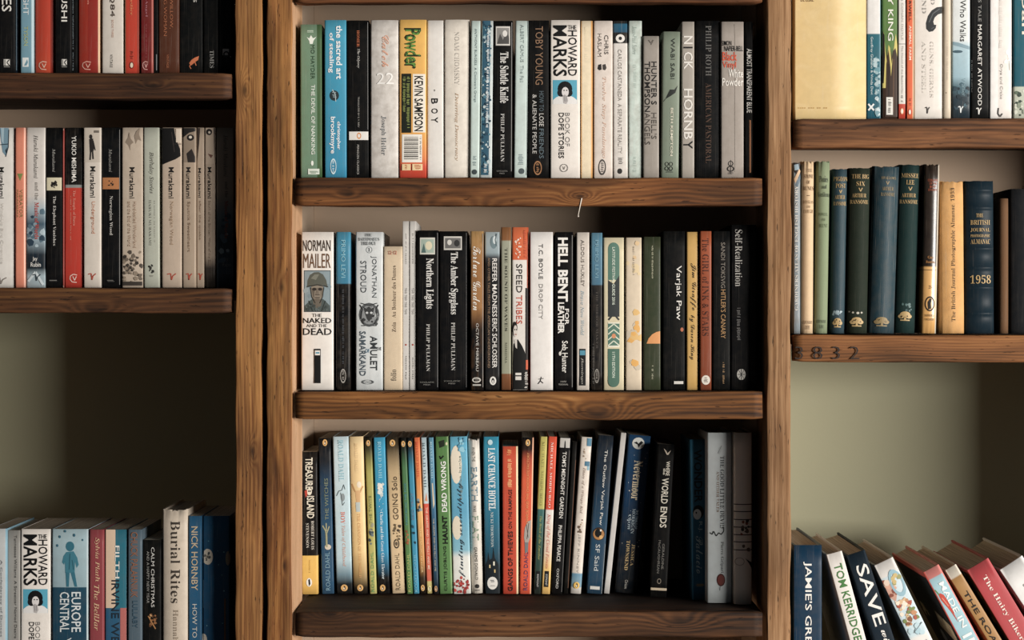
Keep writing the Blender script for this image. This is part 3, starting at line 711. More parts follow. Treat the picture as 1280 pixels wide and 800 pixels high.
B('M2', 549.0, 584.6, 289, 0, '0d0e10', 'wide black paperback with a dark picture square and ornate white title, second of the pair',
  [('The Amber Spyglass', 'd', .34, .66, 315, 393, 'dedbd5', 'R'), ('PHILIP PULLMAN', 'd', .42, .56, 403, 463, 'c9c6c0', 'r'), ('SCHOLASTIC', 'h', .16, .74, 475.5, 477.1, '8a8781', ''), ('PRESS', 'h', .32, .56, 478.5, 480.1, '8a8781', '')],
  [('cover_picture', [('r', .16, .80, 295.5, 312.5, 'c9c5bd'), ('r', .20, .76, 297.5, 310.5, '6c6a68'), ('e', .36, 303, .08, 3.4, 'd3cfc8'), ('e', .62, 304, .10, 4.2, '2f2f30')]), ('spine_rule', [('r', .95, .965, 291, 484, '6b6a69')])])
B('M2', 588.0, 604.6, 289, 0, [(289, 'b78d52'), (330, '9c6a38'), (385, 'a0713f'), (405, '4a3220'), (412, '0e0e10'), (1, '0e0e10')], 'paperback with golden wood-brown upper half fading to black, white script title',
  [('Torture Garden', 'd', .18, .76, 308, 388, 'e9e2d6', 'c'), ('OCTAVE MIRBEAU', 'd', .42, .62, 404, 464, 'cfcac2', '')], [('publisher_logo', [('o', .46, 475, .34, 3.4, 'c9c4bb', .3), ('dash', .3, .7, 473.5, 476.5, 'c9c4bb'), ('r', .16, .80, 480.3, 482.2, 'b9b4ab')]), ('spine_rule', [('r', .93, .97, 292, 484, '87817a')])], mottle=.3, mot='5a3b20')
B('M2', 605.8, 624.8, 290, 0, [(290, 'a9b7bb'), (316, '8fa0a6'), (322, '3a3f44'), (330, '191b1e'), (1, '191b1e')], 'black paperback with a misty grey top and bold white condensed capitals',
  [('REEFER MADNESS', 'd', .50, .82, 323, 396, 'e6e2db', 'b'), ('ERIC SCHLOSSER', 'd', .50, .82, 398, 460, 'e6e2db', 'b'), ('AND OTHER TALES FROM THE AMERICAN UNDERGROUND', 'd', .20, .36, 322, 460, '9a7d62', '')], [('smoke_picture', [('e', .6, 303, .22, 8, '6e8389'), ('e', .66, 300, .12, 5, 'c9d3d5'), ('l', [(.8, 292), (.7, 300), (.78, 308)], '4c5d63', .0012)]), ('publisher_logo', [('e', .55, 476, .22, 5.4, 'e3dfd8'), ('e', .55, 476, .10, 3.6, K), ('e', .55, 477, .05, 2.2, 'e3dfd8')])])
B('M2', 626.2, 638.8, 284, 0, [(284, '8a5a31'), (300.5, '87572f'), (301, '9b9c88'), (467, '95967f'), (467.5, '7b4c2b'), (1, '774828')], 'slim sage paperback with brown bands at head and foot', [('THE SOUND OF WAVES', 'd', .40, .66, 310, 414, '35362c', 'r'), ('MISHIMA', 'd', .42, .62, 428, 454, '4a4b3e', 'r')], ())
B('M2', 640.0, 660.8, 284, 0, [(284, 'dc6a36'), (324.5, 'd7602f'), (325, 'e3ddd5'), (1, 'dcd5cc')], 'white paperback with orange top and a dark suited figure at its foot',
  [('SPEED', 'd', .26, .62, 330, 366, '26221f', ''), ('TRIBES', 'd', .26, .62, 369, 405, 'cc4a2c', '')],
  [('top_pattern', [('blot', .2, .6, 294, 322, 18, .0012, ('f0d9c5', 'f3e4d4')), ('dash', .68, .86, 288, 322, 'b2401f')]), ('suited_figure', [('p', [(.03, 452), (.1, 430), (.35, 424), (.6, 432), (.78, 440), (.95, 452), (.97, 487), (.03, 487)], '11100f'), ('e', .16, 411, .17, 9, '25211f'), ('e', .2, 414, .12, 7.5, 'd9d0c5'), ('e', .16, 412, .03, 1.1, K), ('e', .27, 412, .03, 1.1, K), ('r', .15, .28, 417.5, 418.5, '9a3a2a'), ('p', [(.14, 425), (.3, 424), (.3, 436), (.2, 434)], 'd8d0c8')]), ('publisher_logo', [('r', .2, .56, 466, 469, 'dcd6cd'), ('r', .2, .56, 470.5, 475, 'dcd6cd')]), ('edge_print', [('r', .84, .98, 360, 450, '2b2523'), ('r', .84, .98, 450, 462, 'd35c30'), ('dash', .75, .97, 465, 485, 'd8d2c8')])], vcol=[(.9, 1.1, 'c9542c')])
B('M2', 662.0, 691.4, 290, 0, 'e5e0db', 'clean white paperback with thin black and grey capitals and a red edge', [('T.C. BOYLE', 'd', .40, .57, 305, 349, '2a2827', ''), ('DROP CITY', 'd', .40, .57, 355, 399, '908c88', '')], [('publisher_logo', [('l', [(.5, 471), (.46, 476), (.36, 480)], '33302f', .001), ('l', [(.46, 476), (.58, 479)], '33302f', .001), ('l', [(.38, 474), (.6, 473)], '33302f', .0008)])], vcol=[(-.1, .035, 'b8372c')])
B('M2', 693.6, 716.8, 290, 0, '0e0e10', 'black paperback with fat white block lettering', [('HELL BENT', 'd', .16, .70, 297, 377, 'ece8e1', 'X'), ('FOR', 'd', .54, .76, 386, 406, 'ece8e1', 'B'), ('LEATHER', 'd', .16, .50, 378, 417, 'ece8e1', 'X'), ('Seb Hunter', 'd', .38, .70, 426, 466, 'e6e2da', 'b'), ('HARPER', 'h', .3, .62, 476, 478, '9d9991', ''), ('PERENNIAL', 'h', .2, .72, 479.5, 481.5, '9d9991', '')], [('guitar_emblem', [('e', .28, 442, .07, 2.6, 'd8d4cc'), ('l', [(.28, 442), (.42, 435)], 'd8d4cc', .0008)]), ('spine_rule', [('r', .93, .955, 294, 484, '7f7d79')])])
B('M2', 720.4, 736.8, 290.5, 0, 'd3c9be', 'grey white paperback with faded capitals and a black rectangle near its foot', [('ALDOUS HUXLEY', 'd', .36, .62, 300, 358, '6c645c', ''), ('Brave New World', 'd', .34, .60, 363, 419, '86a0ad', 'i'), ('flamingo', 'd', .34, .54, 447, 480, 'c4beb4', 'i')], [('publisher_panel', [('r', .22, .72, 436, 482, '101011'), ('r', .26, .68, 438, 444, '4a90a8')])], wear=.4)
B('M2', 738.8, 753.2, 291, 0, [(291, '54879f'), (356, '447088'), (356.5, '1d1d1e'), (1, '101011')], 'slim black paperback with dusty blue top, beside the grey white book with the black rectangle', [('PRIMO LEVI', 'd', .34, .66, 300, 347, '7aa5b6', ''), ('THE MIRROR MAKER', 'd', .40, .62, 364, 436, '4d4741', 'r')], [oval(470, '8a847c', .5, .22, 9), ('faded_print', [('dash', .1, .3, 430, 480, '56524d')])], wear=.4)
B('M2', 754.2, 780.2, 297, 0, 'd5c9a6', 'cream programme book with green pill shapes and white chevrons',
  [('LATITUDE FESTIVAL GUIDE 2016', 'd', .42, .56, 309, 381, 'd6dfcf', 'b'), ('11TH EDITION', 'd', .42, .56, 440, 472, 'd6dfcf', 'b')],
  [('green_shapes', [('e', .5, 312, .28, 9, '547a6b'), ('r', .22, .78, 312, 350, '547a6b'), ('p', [(.22, 350), (.5, 355), (.78, 344), (.78, 396), (.22, 396)], '34393a'), ('l', [(.24, 400), (.5, 392), (.76, 400)], '34393a', .0022),
     ('r', .22, .78, 403, 434, '547a6b')] + [('l', [(.22, 411 + i * 7), (.5, 405 + i * 7), (.78, 411 + i * 7)], 'd9ddc6', .0013) for i in range(4)] + [('r', .22, .78, 403, 404.5, 'e3e0cc'), ('r', .22, .78, 432, 434, 'e3e0cc'), ('e', .5, 420, .10, 3, 'd98b5c'), ('r', .22, .78, 436, 476, '4b6f5f'), ('e', .5, 476, .28, 8, '4b6f5f')])])
B('M2', 782.0, 802.2, 297, 0, 'd8c6ab', 'beige paperback with orange watercolour patches', (), [('watercolour_pattern', [('blot', .05, .95, 300, 345, 7, .004, ('dfc79a', 'd9b98a')), ('blot', .05, .95, 380, 470, 14, .0055, ('e2a94f', 'dfb46a', 'c9bba4'))]), ('faded_print', [('dash', .44, .56, 308, 344, '8d7f6c')])], wear=.3)
B('M2', 804.2, 826.0, 296, 0, '323a27', 'dark green paperback with an orange quarter moon', (), [('quarter_moon', [('p', [(.18, 429.5), (.3, 423), (.5, 418), (.75, 415), (.97, 414), (.97, 429.5)], 'd9924f')]), ('faded_print', [('dash', .46, .58, 306, 348, 'a3a186'), ('dash', .46, .58, 457, 474, 'a3a186')])])
B('M2', 828.4, 856.6, 289, 0, '0b0d0e', 'black paperback with wobbly white title and a tiny orange mark, beside the quarter moon book', [('Varjak Paw', 'd', .54, .84, 332, 400, 'e2ded6', '')], [('mark', [('e', .86, 412, .07, 2.6, 'b0603a'), ('r', .5, .92, 476.5, 480, 'c9c5bd')])])
B('M2', 858.2, 872.6, 290, 0, 'c69c50', 'slim mustard paperback with dark handwriting', [('Jim Giraffe', 'd', .34, .86, 329, 388, '3a2a18', 'c'), ('by Daren King', 'd', .24, .74, 394, 450, '3a2a18', 'c')], ())
B('M2', 875.0, 889.6, 289, 0, [(289, 'a04d28'), (380, '8c4122'), (1, '7b3a20')], 'rust brown paperback with dark red title and a round white logo', [('The GIRL of INK & STARS', 'd', .22, .76, 298, 420, '4b2112', 'r')], [('publisher_logo', [('e', .5, 475, .38, 6, 'd6cdc0'), ('dash', .3, .7, 472, 478, '3a2d25')])])
B('M2', 890.8, 913.0, 289, 0, '0b0d0e', 'black paperback with brass capitals, second from the end of its shelf', [('SANDI TOKSVIG', 'd', .46, .70, 303, 360, '7d746a', ''), ('HITLER\'S CANARY', 'd', .46, .74, 362, 423, 'a87f4c', '')], [('faded_print', [('dash', .55, .68, 453, 480, '8a6a42')])], dy=-.002)
B('M2', 913.6, 946.0, 281, 0, '0b0c0e', 'wide black book at the shadowed end of the shelf, with a grey lotus emblem', [('Self-Realization', 'd', .16, .44, 287, 358, 'b5b1aa', 'r')], [('lotus_emblem', [('e', .40, 468, .17, 7, 'b9b5ad'), ('l', [(.25, 468), (.55, 468)], '2a2a2b', .0008), ('l', [(.40, 461), (.40, 475)], '2a2a2b', .0008), ('l', [(.3, 463), (.5, 473)], '2a2a2b', .0006), ('l', [(.5, 463), (.3, 473)], '2a2a2b', .0006)]), ('faded_print', [('dash', .22, .38, 385, 425, '6d6b68')])], dy=-.002)

# ------------------------------------------------------------------ central bookcase, third shelf
B('M3', 377.2, 397.6, 565, -1, [(565, '0e0f11'), (694.5, '0e0f11'), (695, 'e9bb53'), (1, 'e6b34a')], 'short black paperback with yellow foot, first on the third central shelf',
  [('TREASURE', 'd', .26, .72, 572, 612, 'e4ddc9', 'B'), ('ISLAND', 'd', .34, .80, 620, 648, 'e4ddc9', 'B'), ('ROBERT LOUIS', 'd', .60, .78, 651, 687, 'd3cec2', 'r'), ('STEVENSON', 'd', .28, .46, 654, 685, 'd3cec2', 'r')],
  [('skull', [('e', .5, 614.5, .16, 4.6, 'e4ddc9'), ('p', [(.2, 614), (.36, 612), (.38, 619), (.26, 622)], 'c2402c'), ('e', .46, 614, .04, 1.2, K), ('e', .56, 614, .04, 1.2, K)]), ('publisher_logo', [('e', .46, 728, .18, 5.4, 'efeae0'), ('p', [(.4, 725), (.5, 723.5), (.54, 730), (.44, 733)], K)]), ('faded_print', [('dash', .44, .54, 700, 716, 'b58a3a')])], dy=-.004)
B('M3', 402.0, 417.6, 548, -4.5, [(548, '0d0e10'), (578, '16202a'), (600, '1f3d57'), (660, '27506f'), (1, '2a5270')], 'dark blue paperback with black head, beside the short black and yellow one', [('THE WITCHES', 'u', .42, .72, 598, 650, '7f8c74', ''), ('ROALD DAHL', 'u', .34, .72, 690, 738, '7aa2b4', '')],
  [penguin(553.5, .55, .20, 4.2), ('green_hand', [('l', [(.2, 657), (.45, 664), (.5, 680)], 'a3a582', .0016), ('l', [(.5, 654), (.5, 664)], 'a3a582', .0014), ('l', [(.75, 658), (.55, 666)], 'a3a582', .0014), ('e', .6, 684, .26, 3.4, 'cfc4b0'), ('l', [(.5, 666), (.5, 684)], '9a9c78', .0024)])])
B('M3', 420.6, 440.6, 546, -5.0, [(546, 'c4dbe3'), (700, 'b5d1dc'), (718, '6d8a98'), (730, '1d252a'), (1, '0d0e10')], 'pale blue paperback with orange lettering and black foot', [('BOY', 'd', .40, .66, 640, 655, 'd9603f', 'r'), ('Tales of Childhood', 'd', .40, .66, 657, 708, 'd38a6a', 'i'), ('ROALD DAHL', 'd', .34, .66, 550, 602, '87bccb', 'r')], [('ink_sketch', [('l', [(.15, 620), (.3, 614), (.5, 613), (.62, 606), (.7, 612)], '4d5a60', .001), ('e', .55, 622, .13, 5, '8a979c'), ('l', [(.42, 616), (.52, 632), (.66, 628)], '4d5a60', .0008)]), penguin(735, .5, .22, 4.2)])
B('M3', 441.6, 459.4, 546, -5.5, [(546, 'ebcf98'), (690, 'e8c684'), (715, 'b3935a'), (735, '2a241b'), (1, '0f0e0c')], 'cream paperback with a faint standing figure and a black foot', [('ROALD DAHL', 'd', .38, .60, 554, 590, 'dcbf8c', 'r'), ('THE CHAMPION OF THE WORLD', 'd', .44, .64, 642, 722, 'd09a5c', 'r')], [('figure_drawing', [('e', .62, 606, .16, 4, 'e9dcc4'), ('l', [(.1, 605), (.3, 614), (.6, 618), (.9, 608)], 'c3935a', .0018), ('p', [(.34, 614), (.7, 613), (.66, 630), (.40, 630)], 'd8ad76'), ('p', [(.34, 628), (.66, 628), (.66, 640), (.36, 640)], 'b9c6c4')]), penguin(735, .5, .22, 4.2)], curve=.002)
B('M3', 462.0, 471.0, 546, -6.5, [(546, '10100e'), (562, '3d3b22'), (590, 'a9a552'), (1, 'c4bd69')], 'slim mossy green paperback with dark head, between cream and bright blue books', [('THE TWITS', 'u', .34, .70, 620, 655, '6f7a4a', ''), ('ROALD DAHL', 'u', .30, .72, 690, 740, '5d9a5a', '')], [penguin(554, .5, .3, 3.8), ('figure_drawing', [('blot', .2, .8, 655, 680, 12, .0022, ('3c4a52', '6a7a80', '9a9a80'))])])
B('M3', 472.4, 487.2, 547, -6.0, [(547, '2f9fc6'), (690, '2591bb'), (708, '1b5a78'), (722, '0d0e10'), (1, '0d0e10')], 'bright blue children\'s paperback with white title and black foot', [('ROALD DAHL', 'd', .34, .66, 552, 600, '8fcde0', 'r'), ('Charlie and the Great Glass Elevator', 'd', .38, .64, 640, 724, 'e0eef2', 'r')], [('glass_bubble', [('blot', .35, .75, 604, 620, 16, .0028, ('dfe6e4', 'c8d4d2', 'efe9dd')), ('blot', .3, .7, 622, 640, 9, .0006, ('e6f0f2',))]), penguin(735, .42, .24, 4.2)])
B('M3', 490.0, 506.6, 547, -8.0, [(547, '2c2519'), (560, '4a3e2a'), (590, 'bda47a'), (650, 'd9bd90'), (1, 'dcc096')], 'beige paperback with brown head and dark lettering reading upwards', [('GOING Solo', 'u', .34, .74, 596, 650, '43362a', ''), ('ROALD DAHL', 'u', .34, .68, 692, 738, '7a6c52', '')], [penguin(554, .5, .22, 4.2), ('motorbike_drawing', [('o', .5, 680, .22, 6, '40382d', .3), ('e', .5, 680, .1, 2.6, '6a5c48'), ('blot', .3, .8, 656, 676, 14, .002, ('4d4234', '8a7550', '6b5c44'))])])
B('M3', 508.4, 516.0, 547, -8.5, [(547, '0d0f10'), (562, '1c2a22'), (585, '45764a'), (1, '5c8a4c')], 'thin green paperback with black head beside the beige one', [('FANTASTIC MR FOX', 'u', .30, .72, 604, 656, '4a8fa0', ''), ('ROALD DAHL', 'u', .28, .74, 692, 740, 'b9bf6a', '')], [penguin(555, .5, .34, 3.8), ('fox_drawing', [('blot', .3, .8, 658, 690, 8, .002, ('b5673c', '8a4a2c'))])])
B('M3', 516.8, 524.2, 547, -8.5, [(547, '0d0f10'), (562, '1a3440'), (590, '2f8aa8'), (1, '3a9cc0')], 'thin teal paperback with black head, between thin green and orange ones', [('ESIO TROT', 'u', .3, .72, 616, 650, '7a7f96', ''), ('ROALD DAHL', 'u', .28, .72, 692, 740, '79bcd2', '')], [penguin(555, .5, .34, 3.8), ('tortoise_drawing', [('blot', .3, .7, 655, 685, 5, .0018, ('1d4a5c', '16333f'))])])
B('M3', 525.0, 532.6, 547, -8.0, [(547, 'e3703a'), (600, 'e08a44'), (640, 'e6b166'), (700, 'c88a42'), (722, '3a2a1a'), (1, '0e0c09')], 'thin orange paperback fading to golden brown and black foot', [('ROALD DAHL', 'd', .3, .66, 552, 598, 'cc3f24', 'r'), ('THE MAGIC FINGER', 'd', .34, .66, 660, 716, 'eec98c', '')], [('figure_drawing', [('blot', .3, .7, 618, 640, 6, .002, ('3f4a50', '8aa0a6', '5a3a24'))]), penguin(735, .5, .34, 4.0)])
B('M3', 533.4, 541.2, 547, -7.8, [(547, 'b4ccd4'), (629.5, 'c9dade'), (630, 'e0573f'), (726, 'd9674a'), (727, 'd8c878'), (1, 'd4c374')], 'thin paperback, pale blue above and red below, with yellow foot', [('ROALD DAHL', 'd', .26, .66, 553, 612, '5d7078', 'r'), ('THE GIRAFFE AND THE PELLY AND ME', 'd', .32, .70, 634, 712, 'f0d2b8', 'b')], [('beak_drawing', [('p', [(.3, 626), (.6, 616), (.75, 627)], 'e0926a')]), penguin(736, .5, .32, 3.6, 'e6d99a')])
B('M3', 541.8, 548.6, 547, -6.8, [(547, '5f9ab4'), (600, '4d88a6'), (650, '2f5f80'), (716, '25465c'), (1, '0d0f11')], 'thin dusty blue paperback beside the grass green one', [('ROALD DAHL', 'd', .3, .68, 552, 600, 'a9cdd8', 'r'), ('THE GIRAFFE AND THE PELLY AND ME', 'd', .36, .66, 648, 714, 'c9c0a0', '')], [('figure_drawing', [('p', [(.4, 604), (.6, 604), (.8, 630), (.5, 636)], 'd8c8a8')]), penguin(736, .5, .3, 3.8, 'b98a5a')])
B('M3', 549.2, 566.0, 546, -5.5, [(546, '4f7d42'), (1, '5b8a4c')], 'grass green paperback with white and black lettering reading upwards', [('DEAD WRONG', 'u', .36, .76, 577, 640, 'eef0ea', 'B'), ('CURTIS JOBLING', 'u', .40, .68, 683, 739, '1b2317', 'b'), ('HAUNT', 'u', .38, .76, 645, 680, '0c0e09', 'X')], [('arrow', [('l', [(.3, 570), (.36, 574), (.6, 570)], '0c0e09', .0018), ('p', [(.28, 552), (.7, 550), (.7, 558), (.32, 560)], '1c2617'), ('e', .85, 555, .08, 2, 'cfc8a0')])], vcol=[(.88, 1.1, '7fa36c')])
B('M3', 566.6, 588.8, 546, -5.0, [(546, '5fb2cf'), (640, '58a3c2'), (688, '7fb9cc'), (697, 'e3e4dd'), (1, 'e0dfd8')], 'sea blue paperback with cream circles and red petals at its foot', [('finding serendipity', 'u', .36, .72, 604, 722, '2c3f4c', 'c'), ('angelica banks', 'u', .5, .68, 570, 625, '8a9a94', '')],
  [('cream_circle', [('e', .34, 581, .33, 24, 'e6dcc6')]), ('cream_circle', [('e', .30, 660, .27, 15, 'e3d8c0')]), ('red_petals', [('blot', .08, .9, 722, 742, 34, .002, ('a8322c', '8a2420', 'c2453c'))]), ('cloud', [('blot', .5, .9, 548, 566, 10, .003, ('8cc8da', '4a98b8'))])])
B('M3', 589.2, 604.6, 549, -5.0, [(549, 'd9d2c7'), (1, 'd0c8bb')], 'rounded off-white hardback with blue grey capitals', [('EARTH', 'd', .26, .74, 584, 627, '6d8a98', 'b'), ('FLAT', 'd', .26, .74, 645, 676, '83997f', 'b'), ('WHEN THE', 'd', .36, .60, 559, 577, '3d3a36', ''), ('WAS', 'd', .36, .58, 632, 640, '3d3a36', ''), ('GRAEME DONALD', 'd', .36, .58, 684, 725, '3d3a36', '')], [('publisher_logo', [('e', .5, 733, .18, 2.6, '2a2826'), ('l', [(.3, 738), (.7, 738)], '2a2826', .001)])], hard=True, curve=.004, fray=.0012, wear=.4)
B('M3', 606.0, 625.6, 546, -2.2, [(546, '2391b0'), (620, '1f7c9a'), (690, '1a5268'), (712, '122630'), (1, '10191e')], 'teal paperback with tall white title and a dark castle with lit windows', [('LAST CHANCE HOTEL', 'd', .30, .76, 560, 638, 'e8ecea', 'R'), ('NICKI THORNTON', 'd', .42, .60, 640, 684, 'c2ccca', 'r')],
  [('castle_drawing', [('p', [(.06, 742), (.06, 706), (.2, 700), (.24, 690), (.32, 700), (.5, 698), (.58, 684), (.68, 698), (.9, 706), (.95, 742)], '0f1a20'), ('r', .3, .38, 706, 710, 'e3c88a'), ('r', .56, .66, 702, 707, 'e6dfc8'), ('r', .62, .7, 712, 716, 'd8b870')]), ('round_sticker', [('e', .5, 729, .34, 8, 'dedad2'), ('dash', .3, .7, 725, 733, '4a4d50')]), ('the_mark', [('e', .45, 553, .16, 3.4, 'b9d6de')])])
B('M3', 628.2, 648.2, 558, -0.6, [(558, 'cf4b28'), (1, 'c43c1e')], 'short red orange paperback with large dark lettering', [('GANGS OF THIEVES', 'u', .36, .66, 664, 739, '2e1f1c', 'B'), ('ON THE RAMPAGE', 'u', .40, .62, 612, 661, '2e1f1c', 'b')], [('faded_print', [('dash', .28, .6, 562, 569, 'eaa562'), ('dash', .32, .62, 574, 609, 'f0b878')])], vcol=[(.88, 1.1, 'e8cfa2')])
B('M3', 649.2, 664.0, 547, 3.4, [(547, '0e0e10'), (562, '2a1a16'), (574, 'b0452a'), (600, 'df5a30'), (1, 'e0502a')], 'black topped orange paperback with a grey goblet picture', [('CHARLIE AND THE CHOCOLATE FACTORY', 'u', .44, .66, 566, 655, 'e0985a', ''), ('ROALD DAHL', 'u', .36, .70, 690, 738, '5f3f66', '')],
  [penguin(553.5, .5, .20, 4.2), ('goblet_drawing', [('p', [(.36, 676), (.7, 676), (.66, 690), (.42, 692)], '77797c'), ('p', [(.3, 672), (.36, 660), (.6, 652), (.9, 650), (.86, 672), (.7, 678), (.38, 678)], 'a8a096'), ('l', [(.5, 656), (.66, 672)], '4b4744', .0008), ('l', [(.7, 654), (.56, 674)], '4b4744', .0008)])], vcol=[(.90, 1.1, 'eeb08a')])
B('M3', 666.8, 676.0, 546, 8.4, [(546, 'c6bb5c'), (636, 'b9b25c'), (637, '3a6a66'), (680, '2e5248'), (1, '232c28')], 'thin leaning paperback, mustard above and dark green below', [('MICHAEL MORPURGO', 'd', .32, .66, 552, 632, '8f8a44', 'r'), ('The Wreck of the Zanzibar', 'd', .3, .74, 645, 700, 'b3b45c', 'i'), ('EGMONT', 'd', .38, .62, 718, 734, 'd0cfc8', '')], [('publisher_panel', [('r', .24, .8, 714, 737, '0e100f')])])
B('M3', 676.6, 687.6, 546, 8.8, [(546, 'df4c2a'), (637, 'd84526'), (638, 'e0dad3'), (690, 'e0c8ae'), (712, 'e8bd68'), (1, 'e6b75c')], 'thin leaning paperback with a red top and white capitals, cream below', [('MICHAEL MORPURGO', 'd', .34, .62, 553, 635, 'f0d9cf', 'r'), ('King of the Cloud Forests', 'd', .24, .72, 643, 711, 'c95a48', 'i'), ('EGMONT', 'd', .40, .62, 718, 732, 'd0cfc8', '')], [('publisher_panel', [('r', .26, .78, 714, 734, '101010')])])
B('M3', 688.4, 702.8, 547, 11.0, '0e0e10', 'black leaning paperback with scratchy white title and a small grey picture at its head', [('TOM\'S MIDNIGHT GARDEN', 'd', .34, .70, 565, 648, 'dcd8d0', 'b'), ('PHILIPPA PEARCE', 'd', .34, .66, 657, 702, 'dcd8d0', 'b'), ('OXFORD', 'd', .40, .62, 711, 736, 'c9c6bf', '')], [('cover_picture', [('r', .06, .94, 548, 560, 'bdb9b2'), ('p', [(.44, 560), (.46, 553), (.5, 550.5), (.56, 553), (.6, 560)], '1f1f20')]), ('spine_rule', [('r', .93, .97, 563, 740, '5f5d5a')])])
B('M3', 703.6, 710.4, 552, 11.4, '10100f', 'thin plain black book with a brown edge, between black and white leaning paperbacks', (), [('edge_stripe', [('r', .86, .97, 575, 735, '5f3d28')])])
B('M3', 712.2, 726.4, 547, 14.0, [(547, 'ded3c7'), (716, 'dccfc2'), (718, '5d8ca6'), (734, '86a6b4'), (735, 'd3ccc4'), (1, 'd3ccc4')], 'white leaning paperback with blue patches at head and foot', [('Diary of a Wimpy Kid', 'd', .34, .62, 585, 642, '7a5c48', 'i'), ('JEFF KINNEY', 'd', .40, .62, 668, 717, '9a938a', '')], [('blue_patches', [('r', .58, .98, 548, 558, '3d7590'), ('r', .5, .96, 577, 583, '3f7089'), ('r', .74, .96, 583, 588, '7fa6b4')]), ('ink_sketch', [('blot', .3, .6, 560, 576, 8, .0014, ('9a8470', 'b8a590')), ('blot', .3, .7, 648, 666, 8, .0018, ('a88a5c', '6f5a48'))]), penguin(732, .55, .28, 4.2, 'dcb04c')], curve=.0015, wear=.5)
B('M3', 733.0, 752.8, 545, 14.6, [(545, '15202b'), (590, '16293a'), (660, '1e4560'), (1, '1d4058')], 'dark blue leaning paperback with an amber eye', [('The Outlaw Varjak Paw', 'd', .44, .68, 563, 657, 'e0ded7', ''), ('SF Said', 'd', .36, .64, 681, 714, 'c9cfcf', '')], [('amber_eye', [('e', .5, 668, .40, 8.2, '2a1c12'), ('e', .5, 668.5, .36, 7, 'b07a3f'), ('e', .46, 667, .22, 5.4, '080807'), ('e', .66, 672, .12, 2.4, 'dba860'), ('e', .62, 663.5, .06, 1.4, 'efe9dc')]), ('publisher_logo', [('r', .2, .82, 733.5, 737.5, 'c9c6bf')]), ('spine_rule', [('r', .95, .98, 680, 742, '8a9296')])])
B('M3', 754.6, 761.8, 541.5, 21.4, 'd2cec9', 'thin plain white board book leaning between two dark blue paperbacks', (), (), r=.0008)
B('M3', 768.6, 796.4, 545.5, 17.5, [(545.5, '15466e'), (620, '123a5c'), (660, '102a40'), (700, '0f1c28'), (1, '0f171e')], 'navy paperback with starry pattern, gold title and a white moon with a bird',
  [('Nevermoor', 'd', .34, .74, 577, 626, 'ead9b4', 'R'), ('THE TRIALS OF', 'd', .62, .74, 638, 662, '9ab0bc', ''), ('MORRIGAN', 'd', .46, .60, 637, 668, 'b9cad2', 'r'), ('CROW', 'd', .30, .42, 645, 664, 'b9cad2', 'r'), ('JESSICA', 'd', .56, .72, 681, 708, 'd9b87a', 'r'), ('TOWNSEND', 'd', .32, .48, 677, 714, 'd9b87a', 'r'), ('Orion', 'd', .40, .54, 726, 737, 'b9b6ae', '')],
  [('moon', [('e', .46, 555.5, .28, 7.4, 'd9dcd6'), ('p', [(.24, 555), (.38, 553.5), (.46, 556), (.58, 552), (.68, 554), (.54, 558), (.48, 561), (.42, 557)], '0d0e10')]), ('stars', [('blot', .1, .9, 565, 690, 26, .0007, ('e3d9b8', 'c9d6dc', 'f0ead6'))])])
B('M3', 812.0, 833.6, 556, 10.0, '0b0c0d', 'black paperback with white brush lettering and a cream line at its foot', [('WHERE', 'd', .56, .78, 577, 595, 'e3dccb', 'B'), ('the', 'd', .40, .54, 586, 594, 'e3dccb', 'B'), ('WORLD', 'd', .36, .76, 598, 630, 'e3dccb', 'B'), ('ENDS', 'd', .36, .76, 634, 660, 'e3dccb', 'B'), ('GERALDINE', 'd', .58, .72, 680, 712, '807c76', ''), ('McCAUGHREAN', 'd', .34, .48, 676, 717, '807c76', '')], [('gull', [('p', [(.36, 561), (.52, 564), (.6, 567), (.8, 563), (.66, 569), (.56, 569)], 'b9aa98')]), ('foot_line', [('r', .03, .97, 735.5, 738.5, 'cbb79a')]), ('moon_mark', [('o', .5, 727, .12, 3.4, '8b7f70', .3)])], dy=-.03)
B('M3', 865.0, 884.6, 549.5, -3.2, [(549, '286a86'), (1, '24607e')], 'dull blue paperback with dark hand-drawn capitals and a white face', [('WONDER', 'd', .26, .78, 562, 628, '122029', 'B'), ('R.J.', 'd', .46, .74, 652, 665, 'a9c2c8', ''), ('Palacio', 'd', .30, .76, 670, 717, 'a9c2c8', 'c')], [('face_drawing', [('e', .5, 640, .36, 8.5, '0d0f11'), ('e', .42, 643, .26, 6.6, 'd9dcd8'), ('e', .36, 641, .05, 1.2, '0d0f11')]), ('faded_print', [('dash', .2, .8, 730, 733, 'b08a4a')])], dy=-.05)
B('M3', 883.6, 915.6, 541, 0, [(541, 'ccd3d4'), (1, 'c2cacb')], 'tall grey hardback with a red seal at its foot', [('THE GOOD LITTLE DEVIL', 'd', .52, .68, 570, 660, '2e3234', 'r'), ('AND OTHER TALES', 'd', .38, .48, 589, 640, '8a6a50', 'r'), ('Pierre Gripari', 'd', .52, .66, 677, 716, '33383a', 'r')], [('leaf_emblem', [('p', [(.42, 566), (.48, 559), (.58, 557), (.56, 564), (.48, 568)], 'b9bfc0'), ('l', [(.42, 567), (.58, 557)], '5c6466', .0005)]), ('tail_squiggle', [('l', [(.12, 666), (.2, 668), (.26, 664), (.36, 670), (.46, 666), (.56, 668), (.66, 664), (.66, 659), (.58, 660)], '1f2122', .0013)]), ('red_seal', [('e', .55, 725, .17, 8, '6f2a20'), ('o', .55, 725, .17, 8, '4a1a14', .2), ('l', [(.52, 733), (.5, 738)], '5d6264', .0008)])], hard=True, curve=.0025, dy=-.075, d=.112)
